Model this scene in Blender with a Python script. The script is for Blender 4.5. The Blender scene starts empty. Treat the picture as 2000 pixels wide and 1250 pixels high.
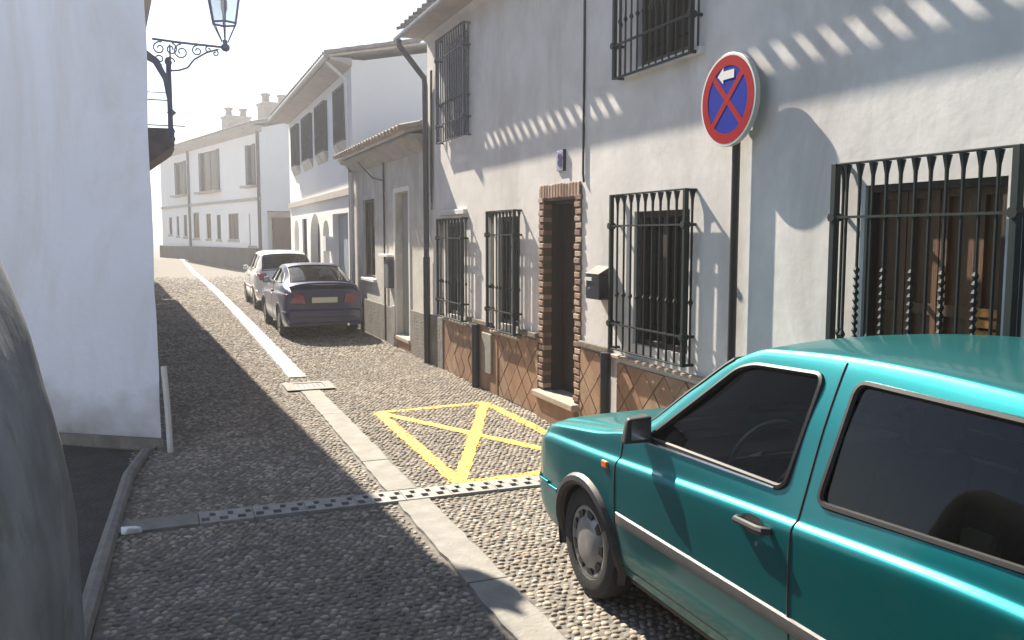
import bpy, bmesh, math, random
from mathutils import Vector, Matrix
import numpy as np
random.seed(7); rng = np.random.default_rng(7)
scene = bpy.context.scene
C = scene.collection
R = math.radians

# ---------------------------------------------------------------- camera, sky, sun, exposure
F = 1700.0; EYE = 1.92
cam_d = bpy.data.cameras.new("camera"); cam = bpy.data.objects.new("camera", cam_d); C.objects.link(cam)
cam_d.sensor_width = 36.0; cam_d.lens = F / 2000 * 36; cam_d.clip_end = 2000; cam_d.clip_start = 0.05
pitch = math.atan(165 / F)
cam.location = (0, 0, EYE); cam.rotation_euler = (R(90) - pitch, 0, -R(21.56))
scene.camera = cam

SUN = Vector((-1.0, 4.8, 4.3)).normalized()
elev = math.asin(SUN.z); azim = math.atan2(SUN.x, SUN.y)       # clockwise from +Y
world = bpy.data.worlds.new("World"); scene.world = world; world.use_nodes = True
wn = world.node_tree.nodes; wl = world.node_tree.links
sky = wn.new("ShaderNodeTexSky"); sky.sky_type = 'NISHITA'; sky.sun_disc = False
sky.sun_elevation = elev; sky.sun_rotation = azim
sky.air_density = 1.3; sky.dust_density = 1.6; sky.ozone_density = 4.0; sky.altitude = 600
bg = wn["Background"]; bg.inputs[1].default_value = 0.050
wl.new(sky.outputs[0], bg.inputs[0])
sun_d = bpy.data.lights.new("sun", 'SUN'); sun_d.energy = 5.0; sun_d.angle = R(0.5); sun_d.color = (1.0, 0.89, 0.74)
sun = bpy.data.objects.new("sun", sun_d); C.objects.link(sun)
sun.rotation_euler = (-SUN).to_track_quat('-Z', 'Y').to_euler(); sun.location = (0, 0, 30)
scene.view_settings.view_transform = 'Standard'; scene.view_settings.look = 'None'
scene.view_settings.gamma = 1; scene.view_settings.exposure = 1.72
scene.view_settings.use_curve_mapping = False
scene.render.engine = 'CYCLES'

# ---------------------------------------------------------------- materials
MATS = {}
def mat(name, col, rough=0.8, metal=0.0, spec=0.5, coat=0.0, var=0.0, vscale=3.0, col2=None, bump=0.0, bscale=40.0,
        stretch=(1, 1, 1), stain=None, stain_scale=1.2, bdist=0.01, iso=False):
    m = bpy.data.materials.new(name); m.use_nodes = True; MATS[name] = m
    n = m.node_tree.nodes; l = m.node_tree.links; b = n["Principled BSDF"]
    b.inputs["Base Color"].default_value = (*col, 1); b.inputs["Roughness"].default_value = rough
    b.inputs["Metallic"].default_value = metal; b.inputs["Specular IOR Level"].default_value = spec
    b.inputs["Coat Weight"].default_value = coat; b.inputs["Coat Roughness"].default_value = 0.04
    geo = n.new("ShaderNodeNewGeometry"); mp = n.new("ShaderNodeMapping"); mp.inputs["Scale"].default_value = stretch
    l.new(geo.outputs["Position"], mp.inputs[0])
    src = None
    if var > 0 or col2:
        t = n.new("ShaderNodeTexNoise"); t.inputs["Scale"].default_value = vscale; t.inputs["Detail"].default_value = 8
        t.inputs["Roughness"].default_value = 0.65; l.new(mp.outputs[0], t.inputs[0])
        r = n.new("ShaderNodeValToRGB"); r.color_ramp.elements[0].position = 0.32; r.color_ramp.elements[1].position = 0.68
        c2 = col2 or tuple(c * (1 - var) for c in col)
        r.color_ramp.elements[0].color = (*c2, 1); r.color_ramp.elements[1].color = (*col, 1)
        l.new(t.outputs[0], r.inputs[0]); src = r.outputs[0]
        rr = n.new("ShaderNodeMapRange"); rr.inputs[3].default_value = min(1, rough + .1); rr.inputs[4].default_value = max(0, rough - .08)
        l.new(t.outputs[0], rr.inputs[0]); l.new(rr.outputs[0], b.inputs["Roughness"])
    if stain:
        t2 = n.new("ShaderNodeTexNoise"); t2.inputs["Scale"].default_value = stain_scale; t2.inputs["Detail"].default_value = 10
        t2.inputs["Roughness"].default_value = 0.7; t2.inputs["Distortion"].default_value = 0.6
        mp2 = n.new("ShaderNodeMapping"); mp2.inputs["Location"].default_value = (5, 3, 9)
        mp2.inputs["Scale"].default_value = (1, 1, 1 if iso else .38)
        l.new(geo.outputs["Position"], mp2.inputs[0]); l.new(mp2.outputs[0], t2.inputs[0])
        r2 = n.new("ShaderNodeMapRange"); r2.inputs[1].default_value = 0.50; r2.inputs[2].default_value = 0.75
        l.new(t2.outputs[0], r2.inputs[0])
        mx = n.new("ShaderNodeMixRGB"); mx.inputs[2].default_value = (*stain, 1)
        l.new(r2.outputs[0], mx.inputs[0])
        if src: l.new(src, mx.inputs[1])
        else: mx.inputs[1].default_value = (*col, 1)
        src = mx.outputs[0]
    if src: l.new(src, b.inputs["Base Color"])
    if bump > 0:
        t3 = n.new("ShaderNodeTexNoise"); t3.inputs["Scale"].default_value = bscale; t3.inputs["Detail"].default_value = 6
        l.new(mp.outputs[0], t3.inputs[0])
        bp = n.new("ShaderNodeBump"); bp.inputs["Strength"].default_value = bump; bp.inputs["Distance"].default_value = bdist
        l.new(t3.outputs[0], bp.inputs["Height"]); l.new(bp.outputs[0], b.inputs["Normal"])
    return m

plaster = mat("plaster_white", (.68, .665, .645), .95, var=.17, vscale=2.2, stain=(.47, .445, .42), stain_scale=1.3, bump=.35, bscale=11, spec=.1, bdist=.007)
plaster_left = mat("plaster_left", (.70, .74, .83), .95, var=.06, vscale=.9, stain=(.55, .55, .55), stain_scale=.7, bump=.4, bscale=14, spec=.15, bdist=.015)  # blue cast of the skylight is tinted into the base colour
# splash dirt creeping up from the foot of the left wall
n = plaster_left.node_tree.nodes; l = plaster_left.node_tree.links; b = n["Principled BSDF"]; old = b.inputs["Base Color"].links[0].from_socket
g = n.new("ShaderNodeNewGeometry"); sx_ = n.new("ShaderNodeSeparateXYZ"); l.new(g.outputs["Position"], sx_.inputs[0])
t = n.new("ShaderNodeTexNoise"); t.inputs["Scale"].default_value = 2.2; t.inputs["Detail"].default_value = 9; l.new(g.outputs["Position"], t.inputs[0])
ma = n.new("ShaderNodeMath"); ma.operation = 'MULTIPLY_ADD'; ma.inputs[1].default_value = 1.5; ma.inputs[2].default_value = -.72; l.new(t.outputs[0], ma.inputs[0])
mb_ = n.new("ShaderNodeMath"); mb_.operation = 'SUBTRACT'; l.new(ma.outputs[0], mb_.inputs[0]); l.new(sx_.outputs[2], mb_.inputs[1])
mr_ = n.new("ShaderNodeMapRange"); mr_.inputs[1].default_value = -.55; mr_.inputs[2].default_value = .15; mr_.inputs[4].default_value = .8; l.new(mb_.outputs[0], mr_.inputs[0])
mx = n.new("ShaderNodeMixRGB"); mx.inputs[2].default_value = (.22, .20, .18, 1); l.new(mr_.outputs[0], mx.inputs[0]); l.new(old, mx.inputs[1]); l.new(mx.outputs[0], b.inputs["Base Color"])
plaster_far = mat("plaster_bright", (.82, .82, .81), .95, var=.05, vscale=.8, bump=.3, bscale=14, spec=.15)
plaster_old = mat("plaster_old", (.60, .58, .53), .95, var=.25, vscale=2.5, stain=(.33, .31, .27), stain_scale=1.6, bump=.7, bscale=22, spec=.15)
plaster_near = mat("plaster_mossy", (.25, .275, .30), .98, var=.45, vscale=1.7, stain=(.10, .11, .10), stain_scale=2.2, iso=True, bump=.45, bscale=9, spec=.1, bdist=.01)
dado_grey = mat("dado_grey", (.22, .21, .19), .95, var=.35, vscale=5, stain=(.12, .115, .10), stain_scale=2.2, bump=1.0, bscale=38, spec=.2, bdist=.02)
dado_far = mat("dado_far", (.09, .085, .085), .95, var=.4, vscale=1.2, bump=.6, bscale=6, spec=.2)
tile_m = mat("brown_tile", (.31, .19, .12), .55, var=.3, vscale=3.5, stain=(.36, .26, .18), stain_scale=2.5, bump=.25, bscale=60, spec=.35)
tile_m2 = mat("brown_tile_b", (.26, .155, .10), .55, var=.3, vscale=4, stain=(.32, .22, .15), stain_scale=2.8, bump=.25, bscale=60, spec=.35)
tile_m3 = mat("brown_tile_c", (.36, .25, .165), .6, var=.35, vscale=5, stain=(.22, .15, .10), stain_scale=3, bump=.3, bscale=60, spec=.3)
grout = mat("grout", (.10, .075, .058), .95, bump=.4, bscale=60)
ledge_m = mat("ledge_mossy", (.17, .15, .12), .95, var=.5, vscale=9, bump=.8, bscale=40)
step_m = mat("step_stone", (.36, .30, .24), .8, var=.2, vscale=6, bump=.3, bscale=50)
brick_m = mat("brick", (.34, .23, .165), .9, var=.3, vscale=9, bump=.6, bscale=70)
brick_m2 = mat("brick_b", (.22, .13, .095), .9, var=.3, vscale=9, bump=.6, bscale=70)
brick_m3 = mat("brick_c", (.44, .33, .25), .9, var=.3, vscale=9, bump=.6, bscale=70)
iron = mat("iron_green_black", (.006, .016, .017), .6, spec=.3, bump=.2, bscale=120, bdist=.002)
iron_blue = mat("iron_blue", (.022, .032, .058), .55, bump=.2, bscale=120, bdist=.002)
iron_lamp = mat("iron_lamp", (.13, .14, .21), .5, bump=.2, bscale=120, bdist=.002)
pole_m = mat("pole_dark", (.022, .016, .018), .5, var=.3, vscale=12, bump=.2, bscale=90, bdist=.002)
dark_in = mat("dark_interior", (.018, .017, .018), .9)
wood_dark = mat("wood_dark", (.030, .016, .012), .55, var=.5, vscale=5, stretch=(6, 6, .5), bump=.3, bscale=30)
wood_brown = mat("wood_brown", (.15, .068, .026), .6, var=.5, vscale=4, stretch=(6, 6, .4), bump=.4, bscale=30)
wood_orange = mat("wood_orange", (.50, .22, .035), .6, var=.4, vscale=8, stretch=(1, 1, 5))
wood_grey = mat("wood_grey_green", (.33, .34, .31), .7, var=.2, vscale=6, stretch=(5, 5, .5), bump=.3, bscale=30)
curtain_m = mat("curtain", (.22, .19, .12), .9, var=.5, vscale=9, stretch=(4, 4, .6))
shutter_m = mat("shutter_slate", (.055, .065, .09), .7, var=.25, vscale=6)
blind_m = mat("blind_blue", (.13, .16, .25), .7, var=.2, vscale=6)
frame_w = mat("frame_white", (.7, .7, .68), .6)
door_blue = mat("door_grey_blue", (.28, .33, .38), .6, var=.15, vscale=5)
soffit_m = mat("soffit", (.42, .38, .37), .9, var=.2, vscale=3, stain=(.30, .27, .25), bump=.4, bscale=30)
cornice_m = mat("cornice_stone", (.44, .40, .36), .9, var=.25, vscale=4, bump=.4, bscale=30)
rooftile_m = mat("roof_tile_grey", (.36, .31, .28), .9, var=.4, vscale=7, stain=(.22, .2, .18), stain_scale=4, bump=.6, bscale=50)
rooftile_b = mat("roof_tile_buff", (.44, .36, .29), .9, var=.4, vscale=7, stain=(.24, .22, .18), stain_scale=4, bump=.6, bscale=50)
gutter_m = mat("gutter_zinc", (.30, .31, .33), .5, metal=.4, var=.25, vscale=9)
pipe_dark = mat("pipe_dark", (.05, .055, .075), .55, var=.3, vscale=6)
pipe_black = mat("pipe_black", (.012, .014, .022), .45)
pipe_light = mat("pipe_light", (.60, .60, .60), .6, var=.15, vscale=8)
cable_m = mat("cable", (.02, .02, .024), .7)
mailbox_m = mat("mailbox_black", (.012, .014, .02), .35, coat=.3)
paper_m = mat("paper_white", (.8, .8, .8), .7, var=.1)
conc_new = mat("concrete_white", (.50, .49, .46), .9, var=.2, vscale=7, bump=.6, bscale=45, bdist=.008)
conc = mat("concrete_pale", (.24, .235, .215), .9, var=.25, vscale=7, stain=(.19, .18, .155), stain_scale=3, bump=.7, bscale=45, bdist=.008)
drain_m = mat("drain_stone", (.33, .32, .30), .9, var=.3, vscale=9, stain=(.20, .19, .18), stain_scale=5, bump=.7, bscale=45, bdist=.006)
cover_m = mat("cover_iron", (.20, .19, .185), .6, metal=.3, var=.3, vscale=14, bump=.4, bscale=60)
dirt_m = mat("dirt_dark", (.05, .047, .044), .98, var=.5, vscale=6, bump=1, bscale=30, bdist=.03)
kerb_m = mat("kerb_stone", (.22, .205, .185), .9, var=.3, vscale=9, bump=.7, bscale=30)
yellow_m = mat("paint_yellow", (.60, .34, .035), .7, var=.12, vscale=14, stain=(.30, .23, .12), stain_scale=16, bump=.5, bscale=60)
sign_red = mat("sign_red", (.30, .005, .010), .75, coat=0, spec=.08, var=.08, vscale=5)
sign_blue = mat("sign_blue", (.001, .018, .27), .75, coat=0, spec=.08, var=.08, vscale=5)
sign_white = mat("sign_white", (.62, .62, .60), .45, coat=.2)
sign_rim = mat("sign_rim_grey", (.50, .50, .46), .45, metal=.2)
tyre_m = mat("tyre", (.020, .020, .021), .85, bump=.4, bscale=90)
trim_m = mat("trim_black", (.022, .022, .025), .55, var=.2, vscale=20)
trim_grey = mat("trim_grey", (.085, .085, .09), .5, var=.2, vscale=20)
seal_m = mat("seal_black", (.008, .008, .009), .5)
hub_m = mat("hubcap_grey", (.28, .28, .28), .42, metal=.5, var=.2, vscale=12)
chrome = mat("chrome", (.75, .75, .75), .18, metal=1.0)
orange_m = mat("lens_orange", (.75, .16, .01), .3, coat=.5)
red_lens = mat("lens_red", (.22, .008, .014), .25, coat=.6)
lens_clear = mat("lens_clear", (.55, .58, .6), .15, coat=.8)
plate_m = mat("plate_pale", (.66, .66, .50), .5)
seat_m = mat("seat_cloth", (.035, .037, .042), .95, var=.4, vscale=30)
wheel_m = mat("steering_grey", (.30, .31, .33), .35)

def paint(name, col, metal, rough, dirt=.06, coat=1.0):
    m = mat(name, col, rough, metal=metal, coat=coat, spec=.5)
    n = m.node_tree.nodes; l = m.node_tree.links; b = n["Principled BSDF"]
    b.inputs["Coat Roughness"].default_value = 0.06
    t = n.new("ShaderNodeTexNoise"); t.inputs["Scale"].default_value = 7; t.inputs["Detail"].default_value = 10
    g = n.new("ShaderNodeNewGeometry"); l.new(g.outputs["Position"], t.inputs[0])
    r = n.new("ShaderNodeMapRange"); r.inputs[1].default_value = .45; r.inputs[2].default_value = .8; r.inputs[4].default_value = dirt * 4
    l.new(t.outputs[0], r.inputs[0])
    mx = n.new("ShaderNodeMixRGB"); mx.inputs[1].default_value = (*col, 1); mx.inputs[2].default_value = (.22, .2, .17, 1)
    l.new(r.outputs[0], mx.inputs[0]); l.new(mx.outputs[0], b.inputs["Base Color"])
    r3 = n.new("ShaderNodeMapRange"); r3.inputs[3].default_value = .05; r3.inputs[4].default_value = .16
    l.new(t.outputs[0], r3.inputs[0]); l.new(r3.outputs[0], b.inputs["Coat Roughness"])
    return m
teal = paint("paint_teal", (.001, .165, .185), .86, .42, .01, .55)
navy = paint("paint_navy", (.003, .012, .075), .4, .35, .005, .45)
silver = paint("paint_silver", (.72, .72, .70), .4, .34, .05)

def glass(name, tint, refl=1.0, rough=.01, mixf=.0):
    m = bpy.data.materials.new(name); m.use_nodes = True; n = m.node_tree.nodes; l = m.node_tree.links; n.clear()
    o = n.new("ShaderNodeOutputMaterial"); tr = n.new("ShaderNodeBsdfTransparent"); tr.inputs[0].default_value = (*tint, 1)
    gl = n.new("ShaderNodeBsdfGlossy"); gl.inputs["Roughness"].default_value = rough; gl.inputs[0].default_value = (refl, refl, refl, 1)
    fr = n.new("ShaderNodeFresnel"); fr.inputs[0].default_value = 1.52
    ad = n.new("ShaderNodeMath"); ad.operation = 'ADD'; ad.inputs[1].default_value = mixf; l.new(fr.outputs[0], ad.inputs[0])
    mx = n.new("ShaderNodeMixShader"); l.new(ad.outputs[0], mx.inputs[0]); l.new(tr.outputs[0], mx.inputs[1]); l.new(gl.outputs[0], mx.inputs[2])
    l.new(mx.outputs[0], o.inputs[0]); return m
glass_car = glass("glass_car", (.15, .18, .175), refl=.62, mixf=.0)
glass_win = glass("glass_window", (.4, .4, .4), refl=.35, mixf=.0)
glass_lamp = glass("glass_lamp", (.92, .94, .95), mixf=.12, rough=.15)

# cobbles: tone from per-stone attribute or per-object random
def cobble_mat(name, dark, light):
    m = mat(name, light, .8, spec=.3, bump=.5, bscale=90, bdist=.004)
    n = m.node_tree.nodes; l = m.node_tree.links; b = n["Principled BSDF"]
    at = n.new("ShaderNodeAttribute"); at.attribute_name = "tone"; oi = n.new("ShaderNodeObjectInfo")
    ad = n.new("ShaderNodeMath"); ad.operation = 'ADD'; l.new(at.outputs["Fac"], ad.inputs[0]); l.new(oi.outputs["Random"], ad.inputs[1])
    fr = n.new("ShaderNodeMath"); fr.operation = 'FRACT'; l.new(ad.outputs[0], fr.inputs[0])
    r = n.new("ShaderNodeValToRGB"); r.color_ramp.elements[0].color = (*dark, 1); r.color_ramp.elements[1].color = (*light, 1)
    e = r.color_ramp.elements.new(.55); e.color = tuple((a * .45 + c * .55) * k for a, c, k in zip(dark, light, (1.04, .97, .90))) + (1,)
    for pos, f_ in ((.80, (.86, .80, .76)), (.93, (1.12, 1.11, 1.08))):
        e = r.color_ramp.elements.new(pos); e.color = tuple(a * b for a, b in zip(light, f_)) + (1,)
    l.new(fr.outputs[0], r.inputs[0])
    g = n.new("ShaderNodeNewGeometry"); t = n.new("ShaderNodeTexNoise"); t.inputs["Scale"].default_value = .8; t.inputs["Detail"].default_value = 10; t.inputs["Roughness"].default_value = .7
    l.new(g.outputs["Position"], t.inputs[0])
    r2 = n.new("ShaderNodeMapRange"); r2.inputs[1].default_value = .3; r2.inputs[2].default_value = .7; r2.inputs[3].default_value = .62; r2.inputs[4].default_value = 1.15
    l.new(t.outputs[0], r2.inputs[0])
    mx = n.new("ShaderNodeVectorMath"); mx.operation = 'SCALE'; l.new(r.outputs[0], mx.inputs[0]); l.new(r2.outputs[0], mx.inputs[3])
    l.new(mx.outputs[0], b.inputs["Base Color"]); return m
cobble_m = cobble_mat("cobble_stone", (.15, .138, .118), (.37, .335, .285))
ground_m = mat("street_bed", (.165, .15, .13), .97, var=.4, vscale=11, stain=(.08, .074, .065), stain_scale=2, bump=.8, bscale=60, bdist=.01)
# far street: fine cobble relief in the material
n = ground_m.node_tree.nodes; l = ground_m.node_tree.links
vo = n.new("ShaderNodeTexVoronoi"); vo.inputs["Scale"].default_value = 13; g = n.new("ShaderNodeNewGeometry"); l.new(g.outputs["Position"], vo.inputs[0])
bp = n.new("ShaderNodeBump"); bp.inputs["Strength"].default_value = .8; bp.inputs["Distance"].default_value = .02; bp.invert = True
l.new(vo.outputs[0], bp.inputs["Height"]); l.new(bp.outputs[0], n["Principled BSDF"].inputs["Normal"])

# ---------------------------------------------------------------- mesh helpers
class MB:
    def __init__(s): s.v = []; s.f = []
    def add(s, vs, fs):
        o = len(s.v); s.v += [tuple(p) for p in vs]; s.f += [tuple(i + o for i in f) for f in fs]; return s
    def box(s, x0, x1, y0, y1, z0, z1):
        vs = [(x, y, z) for x in (x0, x1) for y in (y0, y1) for z in (z0, z1)]
        return s.add(vs, [(0, 1, 3, 2), (4, 6, 7, 5), (0, 4, 5, 1), (2, 3, 7, 6), (0, 2, 6, 4), (1, 5, 7, 3)])
    def quad(s, a, b, c, d): return s.add([a, b, c, d], [(0, 1, 2, 3)])
    def prism(s, poly, z0, z1):
        n = len(poly); vs = [(x, y, z0) for x, y in poly] + [(x, y, z1) for x, y in poly]
        return s.add(vs, [tuple(range(n))[::-1], tuple(range(n, 2 * n))] + [(i, (i + 1) % n, n + (i + 1) % n, n + i) for i in range(n)])
    def extr(s, prof, y0, y1):      # profile in (x,z) extruded along y
        n = len(prof); vs = [(x, y0, z) for x, z in prof] + [(x, y1, z) for x, z in prof]
        return s.add(vs, [tuple(range(n)), tuple(range(n, 2 * n))[::-1]] + [(i, n + i, n + (i + 1) % n, (i + 1) % n) for i in range(n)])
    def tube(s, pts, r, k=8, close=False):
        pts = [Vector(p) for p in pts]; n = len(pts); rs = r if isinstance(r, (list, tuple)) else [r] * n
        prev = None; rings = []
        for i, p in enumerate(pts):
            if close: t = pts[(i + 1) % n] - pts[i - 1]
            else: t = pts[min(i + 1, n - 1)] - pts[max(i - 1, 0)]
            if t.length < 1e-9: t = Vector((0, 0, 1))
            t.normalize()
            if prev is None:
                a = Vector((0, 0, 1)) if abs(t.z) < .9 else Vector((1, 0, 0)); u = t.cross(a).normalized()
            else:
                u = (prev - t * prev.dot(t))
                u = u.normalized() if u.length > 1e-6 else t.orthogonal().normalized()
            prev = u; w = t.cross(u)
            rings.append([p + (u * math.cos(2 * math.pi * j / k) + w * math.sin(2 * math.pi * j / k)) * rs[i] for j in range(k)])
        vs = [q for rg in rings for q in rg]; fs = []
        m = n if close else n - 1
        for i in range(m):
            a = i * k; b = ((i + 1) % n) * k
            for j in range(k): fs.append((a + j, a + (j + 1) % k, b + (j + 1) % k, b + j))
        if not close: fs += [tuple(range(k))[::-1], tuple(range((n - 1) * k, n * k))]
        return s.add(vs, fs)
    def lathe(s, prof, axis='x', k=32, org=(0, 0, 0)):    # prof (a along axis, r)
        vs = []; fs = []; n = len(prof)
        for a, r in prof:
            for j in range(k):
                c = math.cos(2 * math.pi * j / k) * r; d = math.sin(2 * math.pi * j / k) * r
                p = (a, c, d) if axis == 'x' else ((c, a, d) if axis == 'y' else (c, d, a))
                vs.append((p[0] + org[0], p[1] + org[1], p[2] + org[2]))
        for i in range(n - 1):
            for j in range(k): fs.append((i * k + j, i * k + (j + 1) % k, (i + 1) * k + (j + 1) % k, (i + 1) * k + j))
        fs += [tuple(range(k))[::-1], tuple(range((n - 1) * k, n * k))]
        return s.add(vs, fs)
    def mesh(s, name, m=None, smooth=False, fix=True):
        me = bpy.data.meshes.new(name); me.from_pydata(s.v, [], s.f)
        if fix:
            b = bmesh.new(); b.from_mesh(me); bmesh.ops.recalc_face_normals(b, faces=b.faces); b.to_mesh(me); b.free()
        if m: me.materials.append(m)
        if smooth:
            for p in me.polygons: p.use_smooth = True
            try: me.set_sharp_from_angle(angle=R(38))
            except Exception: pass
        me.update(); return me
    def build(s, name, m, parent=None, smooth=False, bevel=0, fix=True, loc=None):
        o = bpy.data.objects.new(name, s.mesh(name, m, smooth, fix)); C.objects.link(o)
        if parent: o.parent = parent
        if loc: o.location = loc
        if bevel:
            bv = o.modifiers.new("bevel", 'BEVEL'); bv.width = bevel; bv.segments = 2; bv.limit_method = 'ANGLE'
        return o
def inst(name, me, parent, loc, rot=(0, 0, 0), sc=(1, 1, 1)):
    o = bpy.data.objects.new(name, me); C.objects.link(o); o.parent = parent
    o.location = loc; o.rotation_euler = rot; o.scale = sc; return o
def tag(o, label=None, cat=None, group=None, kind=None):
    if label: o['label'] = label
    if cat: o['category'] = cat
    if group: o['group'] = group
    if kind: o['kind'] = kind
    return o
def thing(name, label, cat, loc=(0, 0, 0), rz=0, group=None):
    o = bpy.data.objects.new(name, None); C.objects.link(o); o.location = loc; o.rotation_euler = (0, 0, rz)
    o.empty_display_size = .2
    return tag(o, label, cat, group)
def panel(mb, u0, u1, v0, v1, holes, fn, depth):
    """flat sheet with rectangular holes and reveals; fn(u,v,d)->xyz"""
    us = sorted(set([u0, u1] + [h[0] for h in holes] + [h[1] for h in holes])); vs = sorted(set([v0, v1] + [h[2] for h in holes] + [h[3] for h in holes]))
    for a, b in zip(us, us[1:]):
        for c, d in zip(vs, vs[1:]):
            mu, mv = (a + b) / 2, (c + d) / 2
            if any(h[0] < mu < h[1] and h[2] < mv < h[3] for h in holes): continue
            mb.quad(fn(a, c, 0), fn(b, c, 0), fn(b, d, 0), fn(a, d, 0))
    for h in holes:
        a, b, c, d = h[:4]; dp = depth
        for p, q in (((a, c), (b, c)), ((b, c), (b, d)), ((b, d), (a, d)), ((a, d), (a, c))):
            mb.quad(fn(*p, 0), fn(*q, 0), fn(*q, dp), fn(*p, dp))

# ---------------------------------------------------------------- street
def gz(y):
    if y < 45: return 0.0
    t = min(1, (y - 45) / 18); return .4 * t * t * (3 - 2 * t)
ys = [-80, -20, 0, 10, 20, 30, 40, 45, 48, 51, 54, 57, 60, 63, 70, 90, 140, 300, 700]; xs = [-400, -60, -20, -5, 0, 5, 20, 60, 400]
mb = MB(); vs = [(x, y, gz(y) - .009) for y in ys for x in xs]; nx = len(xs)
mb.add(vs, [(i * nx + j, i * nx + j + 1, (i + 1) * nx + j + 1, (i + 1) * nx + j) for i in range(len(ys) - 1) for j in range(nx - 1)])
street = tag(mb.build("street", ground_m), kind='structure')

def strip_x(y): return 1.59 - (0 if y < 20 else .00043 * (y - 20) ** 2)
BOX = [(2.08, 9.25), (3.36, 9.36), (3.42, 6.42), (2.06, 6.32)]
def dist_seg(px, py, a, b):
    ax, ay = a; bx, by = b; dx, dy = bx - ax, by - ay
    t = np.clip(((px - ax) * dx + (py - ay) * dy) / (dx * dx + dy * dy), 0, 1)
    return np.hypot(px - ax - t * dx, py - ay - t * dy)
SEGS = [(BOX[0], BOX[1]), (BOX[1], BOX[2]), (BOX[2], BOX[3]), (BOX[3], BOX[0]), (BOX[0], BOX[2]), (BOX[1], BOX[3])]
def left_edge(y): return np.where(y < 8.35, -.38, -.11 - .05 * (y - 8.35))

def scatter(x0, x1, y0, y1, sp):
    X, Y = np.meshgrid(np.arange(x0, x1, sp), np.arange(y0, y1, sp * .92))
    X = X + (np.arange(X.shape[0]) % 2)[:, None] * sp * .5
    X = X + rng.uniform(-.22, .22, X.shape) * sp; Y = Y + rng.uniform(-.22, .22, Y.shape) * sp
    X, Y = X.ravel(), Y.ravel()
    sx = 1.59 - np.where(Y < 20, 0, .00043 * (Y - 20) ** 2)
    keep = (X < 3.655) & (X > left_edge(Y) + .02)
    keep &= ~((np.abs(X - sx) < .125 + sp * .35) & ~((Y > 11.55) & (Y < 11.95)))
    keep &= ~((Y > 6.0 - .0 * X) & (Y < 6.27))
    keep &= ~((np.abs(X - 1.62) < .34) & (np.abs(Y - 11.18) < .36))
    return X[keep], Y[keep]
Xa, Ya = scatter(-.4, 3.7, 3.1, 14, .051); Sa = np.full(Xa.shape, .051)
Xb, Yb = scatter(-.8, 3.7, 14.03, 24, .068); Sb = np.full(Xb.shape, .068)
Xc_, Yc_ = scatter(-1.2, 3.7, 24.05, 44.5, .10); kp = rng.uniform(0, 1, Xc_.shape) > np.clip((Yc_ - 27) / 17, 0, 1); Xc_, Yc_ = Xc_[kp], Yc_[kp]; Sc = np.full(Xc_.shape, .10)
X = np.concatenate([Xa, Xb, Xc_]); Y = np.concatenate([Ya, Yb, Yc_]); S = np.concatenate([Sa, Sb, Sc])
lift = rng.uniform(.55, 1.35, X.shape)
dmin = np.min([dist_seg(X, Y, a, b) for a, b in SEGS], axis=0)
painted = dmin < .068 * rng.uniform(.75, 1.15, X.shape)
# nearest stones (in view) become objects of their own
d2 = np.hypot(X, Y) + np.where((np.abs(X - .385 * Y) > .62 * Y + .2) | ((X > 1.95) & (Y < 4.9)), 99, 0)
near_idx = np.argsort(d2)[:300]; near = np.zeros(X.shape, bool); near[near_idx] = True
# template domes
K = 7
def dome(seed):
    r = np.random.default_rng(seed); ang = np.arange(K) * 2 * math.pi / K
    rad = r.uniform(.84, 1.1, K); v = []
    for k, (rr, z) in enumerate(((1.0, -.35), (.86, .32), (.5, .62))):
        for j in range(K): v.append((math.cos(ang[j]) * rad[j] * rr, math.sin(ang[j]) * rad[j] * rr, z))
    v.append((r.uniform(-.1, .1), r.uniform(-.1, .1), .72)); return np.array(v)
domes = [dome(i) for i in range(12)]
fs = []
for k in range(2):
    for j in range(K):
        a = k * K + j; b = k * K + (j + 1) % K; c = (k + 1) * K + (j + 1) % K; d = (k + 1) * K + j
        fs += [(a, b, c), (a, c, d)]
for j in range(K): fs.append((2 * K + j, 2 * K + (j + 1) % K, 3 * K))
FS = np.array(fs)
def stones(name, sel, m, parent=None):
    idx = np.where(sel)[0]; nv = 3 * K + 1; N = len(idx)
    th = rng.uniform(0, 6.28, N); T = np.array([domes[i] for i in rng.integers(0, 12, N)])
    ex = rng.uniform(.38, .62, N) * S[idx]; ey = rng.uniform(.30, .50, N) * S[idx]; ez = .30 * S[idx] * lift[idx]
    tx = T[:, :, 0] * ex[:, None]; ty = T[:, :, 1] * ey[:, None]
    V = np.empty((N, nv, 3))
    V[:, :, 0] = tx * np.cos(th)[:, None] - ty * np.sin(th)[:, None] + X[idx][:, None]
    V[:, :, 1] = tx * np.sin(th)[:, None] + ty * np.cos(th)[:, None] + Y[idx][:, None]
    V[:, :, 2] = T[:, :, 2] * ez[:, None] - .010
    Fc = (FS[None] + (np.arange(N) * nv)[:, None, None]).reshape(-1, 3)
    me = bpy.data.meshes.new(name); me.vertices.add(N * nv); me.vertices.foreach_set("co", V.ravel())
    me.loops.add(Fc.size); me.loops.foreach_set("vertex_index", Fc.ravel().astype(np.int32))
    me.polygons.add(len(Fc)); me.polygons.foreach_set("loop_start", np.arange(0, Fc.size, 3, dtype=np.int32))
    me.polygons.foreach_set("loop_total", np.full(len(Fc), 3, dtype=np.int32))
    me.polygons.foreach_set("use_smooth", np.ones(len(Fc), bool)); me.update(calc_edges=True)
    at = me.attributes.new("tone", 'FLOAT', 'POINT'); at.data.foreach_set("value", np.repeat(rng.uniform(0, 1, N), nv).astype(np.float32))
    me.materials.append(m); o = bpy.data.objects.new(name, me); C.objects.link(o)
    if parent: o.parent = parent
    return o
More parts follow.
